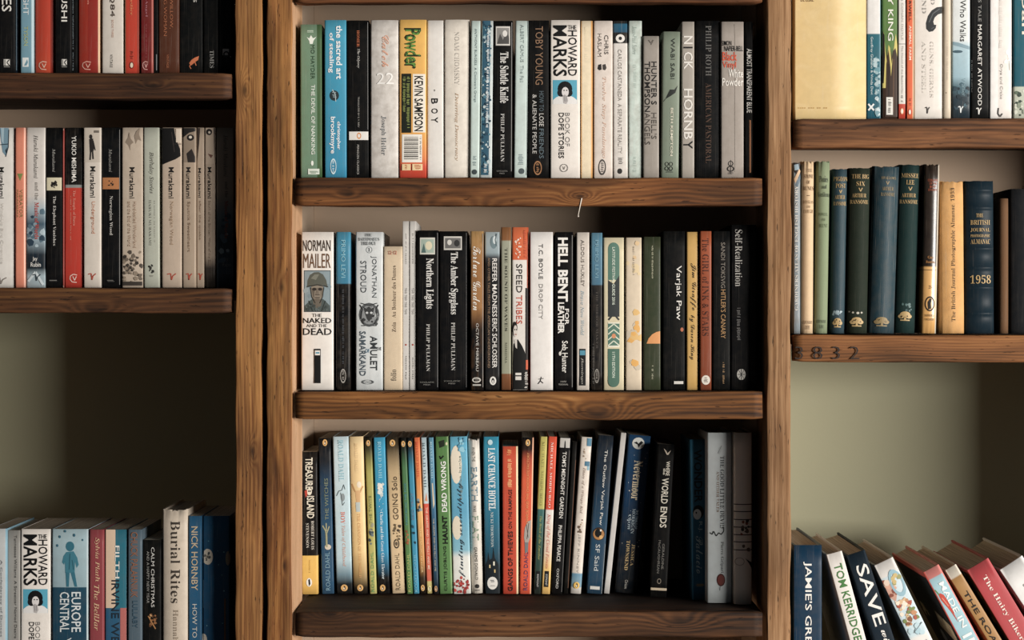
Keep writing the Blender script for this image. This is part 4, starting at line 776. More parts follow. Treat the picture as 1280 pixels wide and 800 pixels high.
B('M3', 917.4, 941.0, 541, 0, [(541, 'ecdccb'), (1, 'eaddcf')], 'glossy cream hardback with birds on wires, last on the third central shelf', (), [('wires', [('r', .0, 1, y, y + 1.1, '2d2723') for y in (630, 639, 649, 658.5, 668, 677, 687)]), ('birds', [('blot', .4, .8, 646, 688, 12, .0026, ('8a4f38', '6a5a4c', '3a322c')), ('p', [(.6, 698), (1.0, 704), (1.0, 712), (.8, 704)], '2a2522'), ('o', .3, 702, .26, 5, '9a8572', .12)])], hard=True, curve=.0045, rough=.18, dy=-.088, d=.112, wear=.1)
# ------------------------------------------------------------------ left bookcase, upper shelf
def kmark(px0, px1, c='d9d5cd'):
    return ('publisher_logo', [('r', px0, px1, 74, 82, c), ('l', [(px0 + .05, 74.5), (px0 + .05, 82)], '101011', .0010), ('l', [(px1 - .02, 74.5), ((px0 + px1) / 2, 78), (px1 - .02, 82)], '101011', .0012), ('r', px0, px1, 83, 84, '8a8781')])
B('L1', -9, 18.6, -104, 0, '0d0e10', 'black paperback at the picture\'s edge on the top left shelf, ending in white capitals', [('IES', 'd', .41, .85, -7, 14.5, 'e0dcd4', 'b')], [kmark(.5, .78)])
B('L1', 19.0, 22.6, -100, 0, '14283a', 'thin dark navy booklet before the pale blue paperback', (), [('edge_stripe', [('r', .3, .6, -90, 88, '6f8795')])], r=.0004, dy=.004)
B('L1', 25.0, 41.4, -106, 0, '6f9bac', 'pale blue paperback with white and yellow green capitals between black and red books', [('GHT', 'd', .24, .66, -4, 18.5, 'e3e8e8', ''), ('TYSON', 'd', .30, .62, 33, 57, 'b3b873', '')], [('publisher_logo', [('r', .18, .66, 72, 83.5, 'dfe4e2'), ('p', [(.3, 82), (.55, 74), (.62, 78), (.5, 82)], '6f9bac')])], vcol=[(.86, 1.1, 'a9c3cc')])
B('L1', 43.2, 67.8, -105, 0, [(-105, 'b5311a'), (60, 'b8361b'), (1, 'bf421f')], 'bright red paperback between the pale blue book and a black one', (), [cring(82, 'e3b8a0', .46)], vcol=[(.80, 1.1, '8a2415')], curve=.0022)
B('L1', 68.4, 89.2, -107, 0, '0d0e10', 'black paperback between the two wide red ones, ending in white capitals', [('SUSHI', 'd', .40, .76, -14, 27, 'e4e0d8', 'b')], [kmark(.42, .74)])
B('L1', 89.8, 96.8, -101, 0, '0c0e10', 'thin black booklet with scuffed pale edge beside the darker red paperback', (), [('scuffed_edge', [('dash', .1, .3, -60, 88, '7f8b90')])], r=.0006)
B('L1', 97.4, 124.6, -105, 0, [(-105, 'a32c17'), (1, '982716')], 'darker red paperback beside the tall white one with dark numerals', (), [cring(82, 'e0a592', .44), ('faded_print', [('dash', .42, .52, -40, 6, 'd98a75')])], vcol=[(.46, .92, '8e2016'), (.92, 1.1, 'd9b08a')], curve=.002)
B('L1', 127.0, 154.2, -105, 0, 'd3cabf', 'white paperback with dark numerals in the middle of the red group', [('1Q84', 'd', .38, .62, -14, 21, '4a3c34', ''), ('BOOK THREE', 'd', .46, .56, 25, 47, 'b98c78', ''), ('VINTAGE', 'd', .40, .52, 68, 84.5, '55504a', '')], (), curve=.001)
B('L1', 155.4, 173.8, -106, 0, 'c4371f', 'orange red paperback with a small oval bird logo, after the white one', [('of Justice', 'd', .38, .60, -16, 19, 'd98a55', 'r')], [('publisher_logo', [('e', .5, 81.5, .16, 4.4, '7a2013'), ('e', .5, 81.5, .10, 3.2, 'e3d3b8'), ('dash', .38, .62, 64, 74, '5a1a10')])], vcol=[(-.1, .08, 'c48a5a'), (.88, 1.1, '8a2a18')])
B('L1', 175.4, 191.6, -104, 0, '70181a', 'dark red paperback with a round pink logo, next to the orange red one', [('the Angel', 'd', .36, .58, -14, 21, 'b0707a', 'r')], [cring(82, 'd49a92', .42), ('faded_print', [('dash', .4, .5, 30, 72, '9a4a50')])], vcol=[(.86, 1.1, 'a5534a')], wear=.5)
B('L1', 192.0, 197.4, -103, 0, '0d0e10', 'thin black book between the dark red and the brown paperbacks', (), [('edge_stripe', [('r', .6, .8, 68, 88, '7d8083')])], r=.0005)
B('L1', 197.8, 223.6, -105, 0, '512b1b', 'dark brown paperback with two lines of rust coloured capitals', [('BLIND WILLOW,', 'd', .54, .72, -30, 36, 'a4603c', ''), ('SLEEPING WOMAN', 'd', .26, .42, -32, 45, 'a4603c', ''), ('VINTAGE', 'd', .40, .52, 68, 85, 'a4603c', '')], ())
B('L1', 224.0, 253.6, -103, 0, '0c0e0f', 'wide black book with a small orange running figure at its foot', [('S', 'd', .60, .74, -1.5, 3, 'c9c6bf', '')], [('running_figure', [('p', [(.42, 79), (.52, 75), (.66, 72), (.84, 70), (.8, 75), (.7, 77), (.62, 79), (.5, 82)], 'c4693c'), ('l', [(.5, 79), (.44, 83), (.5, 86)], 'c4693c', .001), ('l', [(.66, 77), (.72, 82)], 'c4693c', .001)])])
B('L1', 254.0, 272.8, -102, 0, '0b0d0e', 'black book with one grey serif word reading downwards, near the post', [('TIMES', 'd', .44, .72, 63, 85, '9d9b96', 'r')], ())
B('L1', 273.2, 290.0, -103, 0, '0b0d0e', 'black book with a pale square crescent logo, last before the post', (), [('publisher_logo', [('r', .30, .78, 61, 69, 'a39e98'), ('o', .58, 68, .24, 4.2, '101011', .45), ('e', .9, 71, .04, .8, '8f8b86')])])

# ------------------------------------------------------------------ left bookcase, second shelf
MU = 'Murakami'
VR, VD = 'b0452f', '4d4640'
B('L2', -15, 17.6, 159.5, 0, 'dcd7d0', 'white paperback with a steel blue bird wing picture, first on the second left shelf', [(MU, 'd', .44, .62, 209, 248, '22211f', 'b'), ('Wind-Up Bird Chronicle', 'd', .46, .60, 254, 330, 'c9c2b9', '')], [('wing_picture', [('p', [(.46, 160), (.80, 160), (.79, 170), (.76, 185), (.68, 195), (.56, 190), (.50, 176)], '6f8fa0'), ('p', [(.5, 160), (.62, 160), (.6, 180), (.52, 176)], '9db7c2'), ('l', [(.47, 181), (.78, 180)], '22303a', .001), ('p', [(.66, 188), (.74, 184), (.70, 193)], '24343f'), ('l', [(.80, 162), (.78, 184), (.68, 196)], '2b3b46', .0012)]), vmark(351, '8a8178', .5)])
B('L2', 18.6, 31.4, 159.5, 0, 'e08568', 'slim salmon pink paperback with a green triangle', [('VIBRATOR', 'd', .48, .80, 237, 272, '8f7a45', ''), ('MARIAKASAKA', 'd', .18, .36, 237, 272, '8f7a45', '')], [('green_triangle', [('p', [(.22, 217), (.80, 217), (.52, 226)], '7a8a45')])], vcol=[(.88, 1.1, 'efb09a'), (-.1, .08, 'd0604c')])
B('L2', 32.6, 56.4, 159.5, 0, [(159.5, 'd3ccc4'), (245, 'd2cbc4'), (262, '9fb0b8'), (280, '3c5566'), (300, '8ea3ae'), (318, '1d2b36'), (335, '18232c'), (345, '9db0b8'), (1, 'a9b9c0')], 'white paperback fading into a dark blue photograph, red lettering midway', [('Haruki Murakami', 'd', .42, .64, 169, 223, '38332f', 'i'), ('and the', 'd', .48, .66, 228, 250, '6b645d', 'r'), ('Music of Words', 'd', .46, .68, 253, 299, 'b8392a', 'R'), ('Jay', 'h', .34, .60, 321, 327, 'e4e1db', 'b'), ('Rubin', 'h', .24, .78, 328, 333.5, 'e4e1db', 'b')], [('photograph', [('blot', .1, .9, 262, 318, 16, .0045, ('55707f', 'a9bcc5', '2b4152', '8197a3')), ('l', [(.1, 352), (.5, 340), (.9, 356)], 'c9d3d7', .003)]), vmark(347, '39444c', .55)])
B('L2', 57.2, 78.0, 159.5, 0, '0d0e10', 'black paperback with a cream square emblem, beside the fading blue photograph', [(MU, 'd', .40, .58, 186, 215, 'a8a59f', 'i'), ('The Elephant Vanishes', 'd', .40, .62, 245, 307, 'd0ccc5', 'r')], [('emblem_square', [('r', .04, .96, 222, 238, 'd9cfae'), ('blot', .32, .66, 226, 233, 9, .0018, ('11100f', '2a2521')), ('l', [(.42, 233), (.56, 235)], '2a2521', .001)]), ('publisher_name', [('dash', .2, .8, 350, 352, '77746f')])])
B('L2', 78.4, 80.0, 160.5, 0, 'a84a42', 'very thin red booklet squeezed between two black paperbacks', (), (), r=.0003, dy=.001)
B('L2', 80.6, 103.2, 159.5, 0, [(159.5, '0d0e10'), (231, '0d0e10'), (231.4, '8a8d8a'), (234.4, '8a8d8a'), (234.8, 'bf3320'), (1, 'b92c1b')], 'black topped red paperback with white capitals and a round logo', [('YUKIO MISHIMA', 'd', .40, .66, 170, 228, 'e6e2da', 'b'), ('The Temple of Dawn', 'd', .44, .62, 238, 282, 'd98f7c', 'r')], [cring(348, 'e8c6b8', .54), ('faded_print', [('dash', .3, .38, 245, 300, 'd07a66')])])
B('L2', 104.2, 126.2, 159.5, 0, 'd2c7ba', 'off-white paperback with a dark walking figure at its head and rust lettering', [(MU, 'd', .40, .70, 208, 247, '221f1d', 'b'), ('Underground', 'd', .42, .68, 252, 292, 'bb6f45', '')], [('figure_picture', [('r', .02, .98, 160, 203, 'c4b8a9'), ('e', .42, 171, .10, 3, '2c2826'), ('p', [(.32, 174), (.56, 173), (.62, 186), (.56, 190), (.36, 190)], '2a2624'), ('l', [(.42, 188), (.38, 200)], '2a2624', .002), ('l', [(.52, 188), (.56, 199)], '2a2624', .002), ('l', [(.56, 176), (.68, 188)], '2a2624', .0014), ('r', .6, .9, 163, 166, '6d645a')]), vmark(346, VR)])
B('L2', 127.2, 150.4, 159.5, 0, '0c0e10', 'black paperback with an orange square emblem', [(MU, 'd', .38, .56, 186, 215, '94918b', 'i'), ('Norwegian Wood', 'd', .38, .60, 245, 294, 'c4c0b9', 'r')], [('emblem_square', [('r', .02, .94, 222, 236.5, 'b5743f'), ('blot', .32, .62, 226, 232, 8, .0016, ('11100f', '2a2521'))]), ('publisher_name', [('dash', .2, .75, 350, 352, '6b6863')]), ('spine_rule', [('r', .955, .98, 162, 356, '6b6a67')])])
B('L2', 152.0, 178.8, 159.5, 0, 'bfae9b', 'wide beige paperback with grey leaf shapes and a dark mottled lower half', [(MU, 'd', .38, .62, 209, 248, '25211e', 'b'), ('Hard-boiled Wonderland', 'd', .54, .70, 252, 310, '9a7d66', ''), ('and the End of the World', 'd', .28, .44, 252, 308, '9a7d66', '')], [('leaf_shapes', [('p', [(.16, 178), (.3, 172), (.36, 165), (.42, 173), (.56, 178), (.42, 181), (.40, 188), (.32, 182)], '8d7c6b'), ('p', [(.6, 170), (.7, 164), (.86, 160), (.82, 168), (.92, 176), (.76, 174), (.66, 180)], '8d7c6b')]), ('mottled_print', [('blot', .06, .94, 315, 354, 40, .0026, ('6f6254', '4f463d', '8d7d6b', '3b342e')), ('r', .02, .98, 352, 357, '3b342e')])], mottle=.2, mot='a8957f')
B('L2', 179.7, 199.4, 159.5, -.6, 'aeb1a2', 'grey green paperback with tall thin script lettering', [('Birthday Stories', 'd', .34, .68, 190, 242, '4e4c44', 'i'), ('HARUKI MURAKAMI', 'd', .36, .50, 250, 307, '6e6c62', 'r')], [('faded_print', [('dash', .66, .74, 251, 304, '8a887c')]), ('bird_emblem', [('blot', .34, .66, 331, 341, 10, .0018, ('2e2d29', '3b3a34')), ('dash', .3, .7, 344.5, 346, '6a685e')])])
B('L2', 202.0, 227.2, 159.5, 0, 'baa692', 'beige paperback with a photograph of dark hair over its top quarter', [(MU, 'd', .36, .62, 209, 248, '221e1c', 'b'), ('Norwegian Wood', 'd', .38, .60, 252, 306, 'a08468', '')], [('hair_photograph', [('p', [(.01, 160), (.62, 160), (.70, 172), (.92, 186), (.95, 195), (.7, 199), (.3, 203), (.01, 206)], '111010'), ('r', .72, .98, 161, 178, 'cdbca8'), ('l', [(.55, 180), (.98, 180)], '2a2524', .0008), ('l', [(.5, 165), (.64, 190)], '3a3230', .0008)]), vmark(346, VR)])
B('L2', 228.0, 244.8, 159.5, 0, 'a8947f', 'beige paperback with half a face staring from its head', [(MU, 'd', .30, .62, 209, 248, '221e1c', 'b'), ('Sputnik Sweetheart', 'd', .34, .60, 252, 315, '7a5f48', '')], [('face_photograph', [('r', .02, .98, 160, 203, '8d7b69'), ('p', [(.02, 160), (.98, 160), (.98, 164), (.5, 166), (.02, 172)], '1e1b1a'), ('e', .6, 172, .28, 4, '1f1b1a'), ('e', .6, 171.5, .12, 1.8, 'cfc4b4'), ('p', [(.3, 192), (.7, 186), (.96, 196), (.96, 203), (.4, 203)], '2a2422')]), vmark(346, VR)])
B('L2', 245.4, 255.2, 159.5, 0, 'b09c87', 'slim beige paperback with black name and small rust lettering', [(MU, 'd', .28, .62, 210, 247, '221e1c', 'b'), ('after the quake', 'd', .30, .62, 251, 300, '6b4f3a', '')], [('face_photograph', [('p', [(.05, 160), (.5, 160), (.35, 180), (.1, 202)], '3a302b')]), vmark(346, VR, .5, .3)])
B('L2', 255.8, 269.0, 159.5, 0, [(159.5, 'b3a08c'), (320, 'a5927f'), (335, '3b342f'), (1, '0d0d0d')], 'slim beige paperback with a woman\'s face at its head and a black foot', [(MU, 'd', .30, .66, 209, 248, '11100e', 'b'), ('South of the Border, West of the Sun', 'd', .34, .60, 251, 332, '7d6a58', '')], [('face_photograph', [('r', .04, .96, 160, 205, 'b9a590'), ('e', .42, 165, .30, 4, '2a2422'), ('e', .45, 165.5, .12, 1.6, 'd9cbb8'), ('p', [(.3, 192), (.8, 194), (.6, 198)], '6d4a40'), ('p', [(.86, 160), (.98, 160), (.98, 205), (.92, 190)], '3a302b')])])
B('L2', 270.2, 292.4, 159.5, 0, [(159.5, '8d7f70'), (240, '857869'), (268, '4c5a62'), (300, '1f2c36'), (1, '2c3d49')], 'paperback fading to dark blue, shade painted into its colours, last on the second left shelf', [('Haruki Murakami', 'd', .42, .66, 169, 221, '4a4038', 'i'), ('and the', 'd', .50, .68, 227, 247, '4a4038', 'r'), ('Music of Words', 'd', .48, .68, 251, 298, '7a3c2c', 'R'), ('Jay', 'h', .44, .70, 321, 327, '5c6062', 'b'), ('Rubin', 'h', .36, .86, 328, 333.5, '5c6062', 'b')], [('photograph', [('blot', .1, .9, 262, 330, 14, .0045, ('3f5260', '6d7f88', '243442'))]), vmark(347, '1b252c', .6)])  # dimmed copy of the earlier cover, the post's shade painted into its tones

# ------------------------------------------------------------------ left bookcase, bottom shelf
B('L3', -13, 8.2, 661, 0, 'b9bdbd', 'pale grey hardback at the picture\'s lower corner', [('A Confederacy of Dunces', 'd', .62, .76, 700, 796, '5a6064', '')], (), vcol=[(.93, 1.1, '7fa9bb')])
B('L3', 8.8, 25.0, 663, 0, [(663, '85837e'), (700, '94928d'), (1, '8a8883')], 'grey paperback with dark spaced typewriter lettering', [('Tennessee Williams  A Streetcar Named Desire', 'd', .58, .78, 669, 798, '3b3a38', '')], ())
howard('L3', 25.6, 63.4, 661.5, 195, 'white paperback with black capitals and a teal portrait photo, standing on the bottom left shelf')
B('L3', 64.6, 110.4, 661.5, 0, [(661.5, '9fb8bf'), (734, '8fa9b2'), (734.5, '17455a'), (1, '133a4e')], 'thick blue paperback with a teal figure of a small boy on a pale sky', [('EUROPE', 'd', .54, .80, 740, 790, 'd3dadb', 'b'), ('CENTRAL', 'd', .22, .48, 740, 790, 'd3dadb', 'b'), ('V', 'd', .40, .54, 797, 804, 'd3dadb', 'b')],
  [('boy_figure', [('e', .50, 683, .12, 6.2, '2a6a7c'), ('p', [(.40, 690), (.60, 689), (.70, 697), (.74, 706), (.68, 710), (.64, 702), (.63, 716), (.37, 716), (.36, 702), (.34, 706), (.28, 703), (.32, 695)], '347688'), ('p', [(.38, 715), (.49, 716), (.47, 733.5), (.40, 733.5)], '2c6b7e'), ('p', [(.52, 716), (.63, 715), (.70, 733.5), (.63, 733.5)], '2c6b7e'), ('l', [(.5, 692), (.48, 712)], '205766', .0012), ('l', [(.56, 700), (.6, 712)], '205766', .001)]), ('falling_leaves', [('e', .22, 671, .03, 1.8, '2c6075'), ('e', .37, 664, .03, 1.6, '2c6075'), ('e', .62, 669, .03, 2, '2c6075'), ('e', .15, 682, .03, 1.8, '2c6075'), ('e', .85, 675, .02, 1.4, '3c6f82')])], vcol=[(.95, 1.1, 'b3c6cc')])
B('L3', 111.4, 129.6, 662, 0, '8c3a40', 'dull red paperback with brush-like cream lettering', [('Sylvia Plath', 'd', .36, .74, 672, 727, 'd9b58a', 'i'), ('The BellJar', 'd', .34, .72, 731, 788, 'd9b58a', 'i')], ())
B('L3', 131.0, 158.8, 662, 0, [(662, '1d6a7d'), (760, '1f6a7c'), (760.5, '235a7a'), (1, '21557a')], 'paperback in teal, cream, blue and pink blocks with cropped capitals', [('FILTH', 'd', .46, .66, 682, 723, 'e0dcd3', 'b'), ('IRVINE WELSH', 'd', .30, .66, 725, 830, '1d2a36', 'b')], [('colour_blocks', [('r', .02, .48, 662, 760, 'd8bda0'), ('r', .70, .98, 760, 850, 'b3615a')])])
B('L3', 159.6, 177.2, 662, 0, '4d5f6b', 'slate blue paperback with rust and dark blue capitals', [('CHUCK PALAHNIUK', 'd', .22, .72, 665, 747, '8c5a3f', 'b'), ('LULLABY', 'd', .34, .72, 751, 785, '2d4a5c', 'b')], ())
B('L3', 178.2, 201.6, 675, 0, '0c0e0e', 'black hardback with thin white capitals and a small golden hare', [('CALM CHRISTMAS', 'd', .46, .64, 684, 759, 'c9c7c1', ''), ('AND A HAPPY NEW YEAR', 'd', .22, .36, 689, 754, '8d8b86', '')], [('golden_hare', [('blot', .34, .74, 768, 784, 14, .0018, ('8a5a30', 'c4935a', '5c3a20')), ('l', [(.3, 770), (.6, 782), (.7, 786)], 'a8743f', .0014)])], dy=.004)
B('L3', 202.2, 234.4, 637, 0, 'c4b5a2', 'tall cream hardback with torn jacket top and spaced black serif title', [('Burial Rites', 'd', .36, .72, 651, 754, '3b332c', 'r'), ('Hannah Kent', 'd', .46, .64, 762, 830, '8a7a68', 'r')], (), hard=True, curve=.0035, fray=.0022, wear=.4)
B('L3', 235.4, 252.0, 645, 0, '1c567a', 'blue paperback with pale capitals beside the tall cream hardback', [('NICK HORNBY', 'd', .22, .72, 658, 738, 'c2ae8e', 'b'), ('HOW TO BE GOOD', 'd', .30, .66, 755, 845, 'c9c6bd', '')], (), dy=.006)
B('L3', 253.4, 287.0, 645, 0, [(645, '124d70'), (1, '104264')], 'deep blue book with white moons and stars beside the post', (), [('moon', [('e', .18, 696, .20, 10, 'cfc4b2'), ('blot', .08, .26, 690, 701, 9, .0018, ('6d6a62', '4a4c4c', '8d877c')), ('e', .94, 698, .09, 9, '8a7d6a'), ('e', .02, 800, .14, 8, 'c9beac')]), ('stars', [('blot', .1, .9, 650, 790, 10, .0008, ('7fb4c4', '5a9ab4')), ('r', .0, .03, 725, 760, 'b9c9d0')]), ('brown_label', [('r', .80, .86, 748, 850, '6a4a30')])], dy=.010)

# ------------------------------------------------------------------ right bookcase, upper shelf
B('R1', 992.6, 1083.0, -30, 0, 'd6b97c', 'pale yellow cloth book standing face out beside the post', [('DE LUXE', 'h', .095, .275, -3, 2.2, '8a6a40', 'b')], [('small_print', [('r', .05 + i * .03, .07 + i * .03, 134.2, 135.8, 'b9934e') for i in (0, 1, 2, 3, 5, 6, 7, 9, 10, 12, 13)])], turn=True, hard=False, dy=0, mottle=.35, mot='dcc79c', wear=.2)
B('R1', 1083.4, 1101.2, -46, 0, [(-46, 'dfdcd8'), (42, 'd9d6d2'), (42.5, '17606f'), (1, '14586a')], 'white topped teal paperback with a pale wave, next to the yellow book', [('Geoffrey Giuliano & Vrnda Devi', 'd', .22, .44, 46, 118, 'cfdcdc', '')], [('wave_print', [('blot', .5, .9, 70, 92, 16, .003, ('8aa9b0', 'a9bfc4', '5b8c98')), ('blot', .62, .9, 95, 144, 22, .0028, ('9db4b9', 'c0cfd2', '6f97a0'))]), ('publisher_logo', [('l', [(.1, 130), (.5, 138)], 'e0e4e2', .0022), ('l', [(.5, 130), (.1, 138)], 'e0e4e2', .0022), ('dash', .05, .5, 140, 142, 'c9d3d3')])], vcol=[(.94, 1.1, '7fa9b4')])
B('R1', 1102.6, 1122.6, -46, 0, [(-46, '5c8040'), (48, '56793c'), (60, '5a7a40'), (72, '3f2c1e'), (1, '33231a')], 'green paperback with dark tree trunks against yellow, white capitals', [('LILY KING', 'd', .36, .70, -24, 51, 'e0dfd2', 'b')],
  [('tree_trunks', [('p', [(.02, 66), (.02, 50), (.1, 40), (.2, 62), (.3, 78), (.4, 56), (.5, 60), (.6, 80), (.75, 60), (.86, 42), (.98, 58), (.98, 110), (.02, 110)], 'c9b95c'), ('p', [(.02, 38), (.14, 44), (.18, 70), (.1, 104), (.02, 104)], '241c16'), ('p', [(.18, 146), (.26, 80), (.4, 62), (.52, 84), (.56, 96), (.7, 64), (.84, 60), (.98, 72), (.98, 146)], '3b281c'), ('l', [(.4, 80), (.42, 140)], '281b13', .002), ('l', [(.74, 74), (.7, 140)], '5a3f2c', .0014)]), ('publisher_logo', [('r', .26, .68, 121.5, 143.5, 'dcd9d0'), ('dash', .34, .6, 123, 142, '2a2521')])])
B('R1', 1123.0, 1132.2, -34, 0, [(-34, 'dcd8d0'), (129.5, 'd8d3ca'), (130, 'bf3a22'), (1, 'b8351f')], 'slim white paperback with a red foot and small bird logo', [('The Hound of the Baskervilles', 'd', .42, .66, 57, 117, '77746e', ''), ('ARTHUR CONAN DOYLE', 'd', .40, .68, -24, 50, '9d9a93', '')], [('grey_rule', [('r', .02, .98, 54.5, 55.5, '8a8782'), ('dash', .3, .7, 119, 128, '4a4744')]), ('publisher_logo', [('e', .5, 139, .26, 4, 'e08a55'), ('e', .5, 139, .14, 3, 'efe6d8')])], r=.0008)
B('R1', 1133.4, 1142.2, -34, 0, [(-34, 'd95f31'), (1, 'db6030')], 'slim orange paperback with white capitals between white books', [('ANIMAL FARM', 'd', .30, .66, 32, 75, 'efdccb', 'b'), ('ORWELL', 'd', .30, .66, -6, 27, '3a1d14', 'b')], [('publisher_logo', [('e', .45, 140, .26, 4, 'c0452a'), ('e', .45, 140, .14, 3, 'efe6d8'), ('dash', .3, .7, 123, 132, '8a2f1a')])], vcol=[(.86, 1.1, 'd9b894')], r=.0008)
B('R1', 1142.8, 1178.4, -46, 0, 'ddd5cc', 'thick white paperback with a curved dark powder horn picture', [('DIAMOND', 'd', .28, .42, -42, 17, '9d9892', 'r'), ('JARED', 'd', .58, .72, -32, 6, '9d9892', 'r'), ('GUNS, GERMS', 'd', .54, .68, 52, 122, 'c3bbb1', 'r'), ('AND STEEL', 'd', .28, .42, 52, 116, 'c9c2b8', 'r')], [('powder_horn', [('p', [(.99, 8), (.80, 9), (.62, 13), (.48, 20), (.41, 29), (.42, 36), (.52, 40), (.66, 39), (.76, 35), (.78, 31), (.70, 31), (.67, 27), (.72, 22), (.84, 18), (.99, 16.5)], '26292b'), ('l', [(.9, 11), (.66, 17), (.52, 28)], '55595a', .0012), ('l', [(.6, 36), (.7, 34)], '4a4e50', .001)]), vmark(138, '4a4643', .46, .08, 4)], curve=.0012)
B('R1', 1179.2, 1189.4, -40, 0, 'cdbda6', 'slim plain cream book between the powder horn paperback and the misty blue one', (), [('faded_print', [('dash', .4, .6, 50, 100, 'b9aa94')]), ('spot', [('e', .35, 116, .06, .6, '4a3a2c')])], curve=.0016)
B('R1', 1190.2, 1213.0, -46, 0, [(-46, 'd9dcda'), (50, 'd3d8d7'), (58, 'a3bfc9'), (96, '93b2be'), (108, '4f6d78'), (122, '263842'), (1, '1b2a33')], 'white paperback with a misty blue lake scene over its lower half', [('Man Who Walks', 'd', .44, .76, -20, 52, '2d2c2b', ''), ('Warner', 'd', .52, .74, 98, 120, '7896a0', '')], [('lake_print', [('p', [(.02, 52), (.3, 53), (.98, 58), (.98, 62), (.02, 56)], '7d9aa6'), ]), ('island_print', [('e', .3, 64.5, .28, 1.8, '3f5a66')]), ('reeds_print', [('blot', .1, .9, 104, 136, 18, .003, ('1f2f38', '2f4550', '41606c'))]), vmark(137, 'dfe3e2', .46, .14, 4)])
B('R1', 1213.8, 1236.8, -46, 0, '0d0f10', 'black paperback with wide white flared capitals', [('MARGARET ATWOOD', 'd', .36, .58, 31, 132, 'e3e0d9', ''), ('HANDMAID\'S TALE', 'd', .38, .56, -52, 27, '8d8b87', '')], [vmark(139, 'dad7d0', .42, .14, 4), ('spine_rule', [('dash', .02, .06, 75, 115, 'a9a8a4')])])
B('R1', 1237.4, 1265.4, -46, 0, 'e1dad3', 'white paperback with a faint flower and small grey lettering, beside the black one', [('Oryx and Crake', 'd', .42, .58, 80, 124, '97908a', '')], [('flower', [('blot', .7, .95, 62, 78, 10, .003, ('f0ebe6', 'eae3dc')), ('l', [(.86, 76), (.9, 88)], 'a9a29a', .0008)]), ('publisher_logo', [('l', [(.38, 135), (.36, 142), (.46, 146), (.56, 142)], '4a4744', .0014)]), ('faded_print', [('dash', .4, .56, -30, 60, 'cfc7bf')])], vcol=[(-.1, .36, 'f0ece8')], curve=.0012)
B('R1', 1267.0, 1292.0, -46, 0, [(-46, '14606f'), (108, '115565'), (108.5, 'b9bfae'), (1, 'b3b8a6')], 'teal paperback with large cream lettering at the picture\'s edge', [('Japan', 'd', .30, .74, -32, 43, 'e0dac9', 'b')], [('garden_pattern', [('blot', .06, .94, 112, 144, 40, .0024, ('5f6f5c', '8a9480', '3c4a40', 'd3d5c4'))])])

# ------------------------------------------------------------------ right bookcase, stamped shelf
G = 'b99a62'
B('R2', 991.2, 1001.2, 203, 0, '87939a', 'worn grey blue book with a torn jacket, against the post on the stamped shelf', [('GARDINERS ATLAS OF ENGLISH HISTORY', 'u', .22, .62, 232, 388, 'd5d2ca', 'r')], [('torn_jacket', [('p', [(.05, 203), (.9, 204), (.95, 214), (.5, 218), (.1, 214)], '2e2a28'), ('p', [(.1, 206), (.7, 205), (.8, 212), (.2, 213)], '8ea4b0'), ('p', [(.1, 224), (.8, 211), (.99, 214), (.3, 229)], 'c9a884'), ('p', [(.3, 232), (.99, 217), (.99, 224), (.6, 234)], '5f7280')])], hard=True, fray=.002, wear=.9, mottle=.4, mot='5a666e', d=.15, curve=.001)
B('R2', 1001.6, 1017.4, 201, 1.2, 'd2b48c', 'cream cloth book with faded brown capitals, between grey blue and sage green', [('THE', 'h', .42, .82, 211, 215, '77593b', 'r'), ('STONE', 'h', .14, .92, 218, 223, '77593b', 'r'), ('OF', 'h', .36, .64, 225.5, 230, '77593b', 'r'), ('BUNES', 'h', .06, .96, 233, 238, '77593b', 'r'), ('DOUGLAS', 'h', .06, .94, 250.5, 254.5, '94754f', 'r'), ('AND', 'h', .36, .66, 257, 260, '94754f', 'r'), ('CLOUGH', 'h', .1, .9, 262, 266.5, '94754f', 'r'), ('COUNTRY', 'h', .08, .92, 401, 405, '77593b', 'r'), ('LIFE', 'h', .3, .72, 407, 411.5, '77593b', 'r')], [('dash_mark', [('r', .38, .62, 244, 245, '77593b')])], hard=True, cloth=True, fray=.0016, curve=.004, d=.15, rough=.8)
B('R2', 1018.2, 1035.4, 201, 3.4, '7f8d6c', 'sage green cloth book with dark serif lettering', [('Ponies', 'h', .18, .84, 220, 228, '3b4630', 'r'), ('and', 'h', .34, .72, 231, 236, '3b4630', 'r'), ('Gymkhana', 'h', .08, .96, 240, 248, '3b4630', 'r'), ('POWELL', 'h', .14, .84, 266, 270, '55633f', 'r'), ('AND', 'h', .36, .66, 273, 276.5, '55633f', 'r'), ('BLUNT', 'h', .2, .82, 280, 284.5, '55633f', 'r'), ('COUNTRY', 'h', .12, .86, 400, 404, '3b4630', 'r'), ('LIFE', 'h', .32, .68, 406.5, 410.5, '3b4630', 'r')], (), hard=True, cloth=True, fray=.0014, curve=.004, d=.15, rough=.8)
TREE = lambda u, y, c=G: ('gilt_tree', [('e', u, y - 2.5, .24, 3.8, c), ('e', u - .18, y, .14, 2.6, c), ('e', u + .18, y, .14, 2.6, c), ('r', u - .05, u + .05, y, y + 5, c), ('r', u - .22, u + .22, y + 4, y + 5.4, c), ('blot', u - .2, u + .2, y - 4, y + 2, 8, .0008, ('3a2f1c',))])
AR = lambda y, c=G: [('ARTHUR', 'h', .14, .80, y, y + 5, c, 'r'), ('RANSOME', 'h', .06, .90, y + 8, y + 13, c, 'r')]
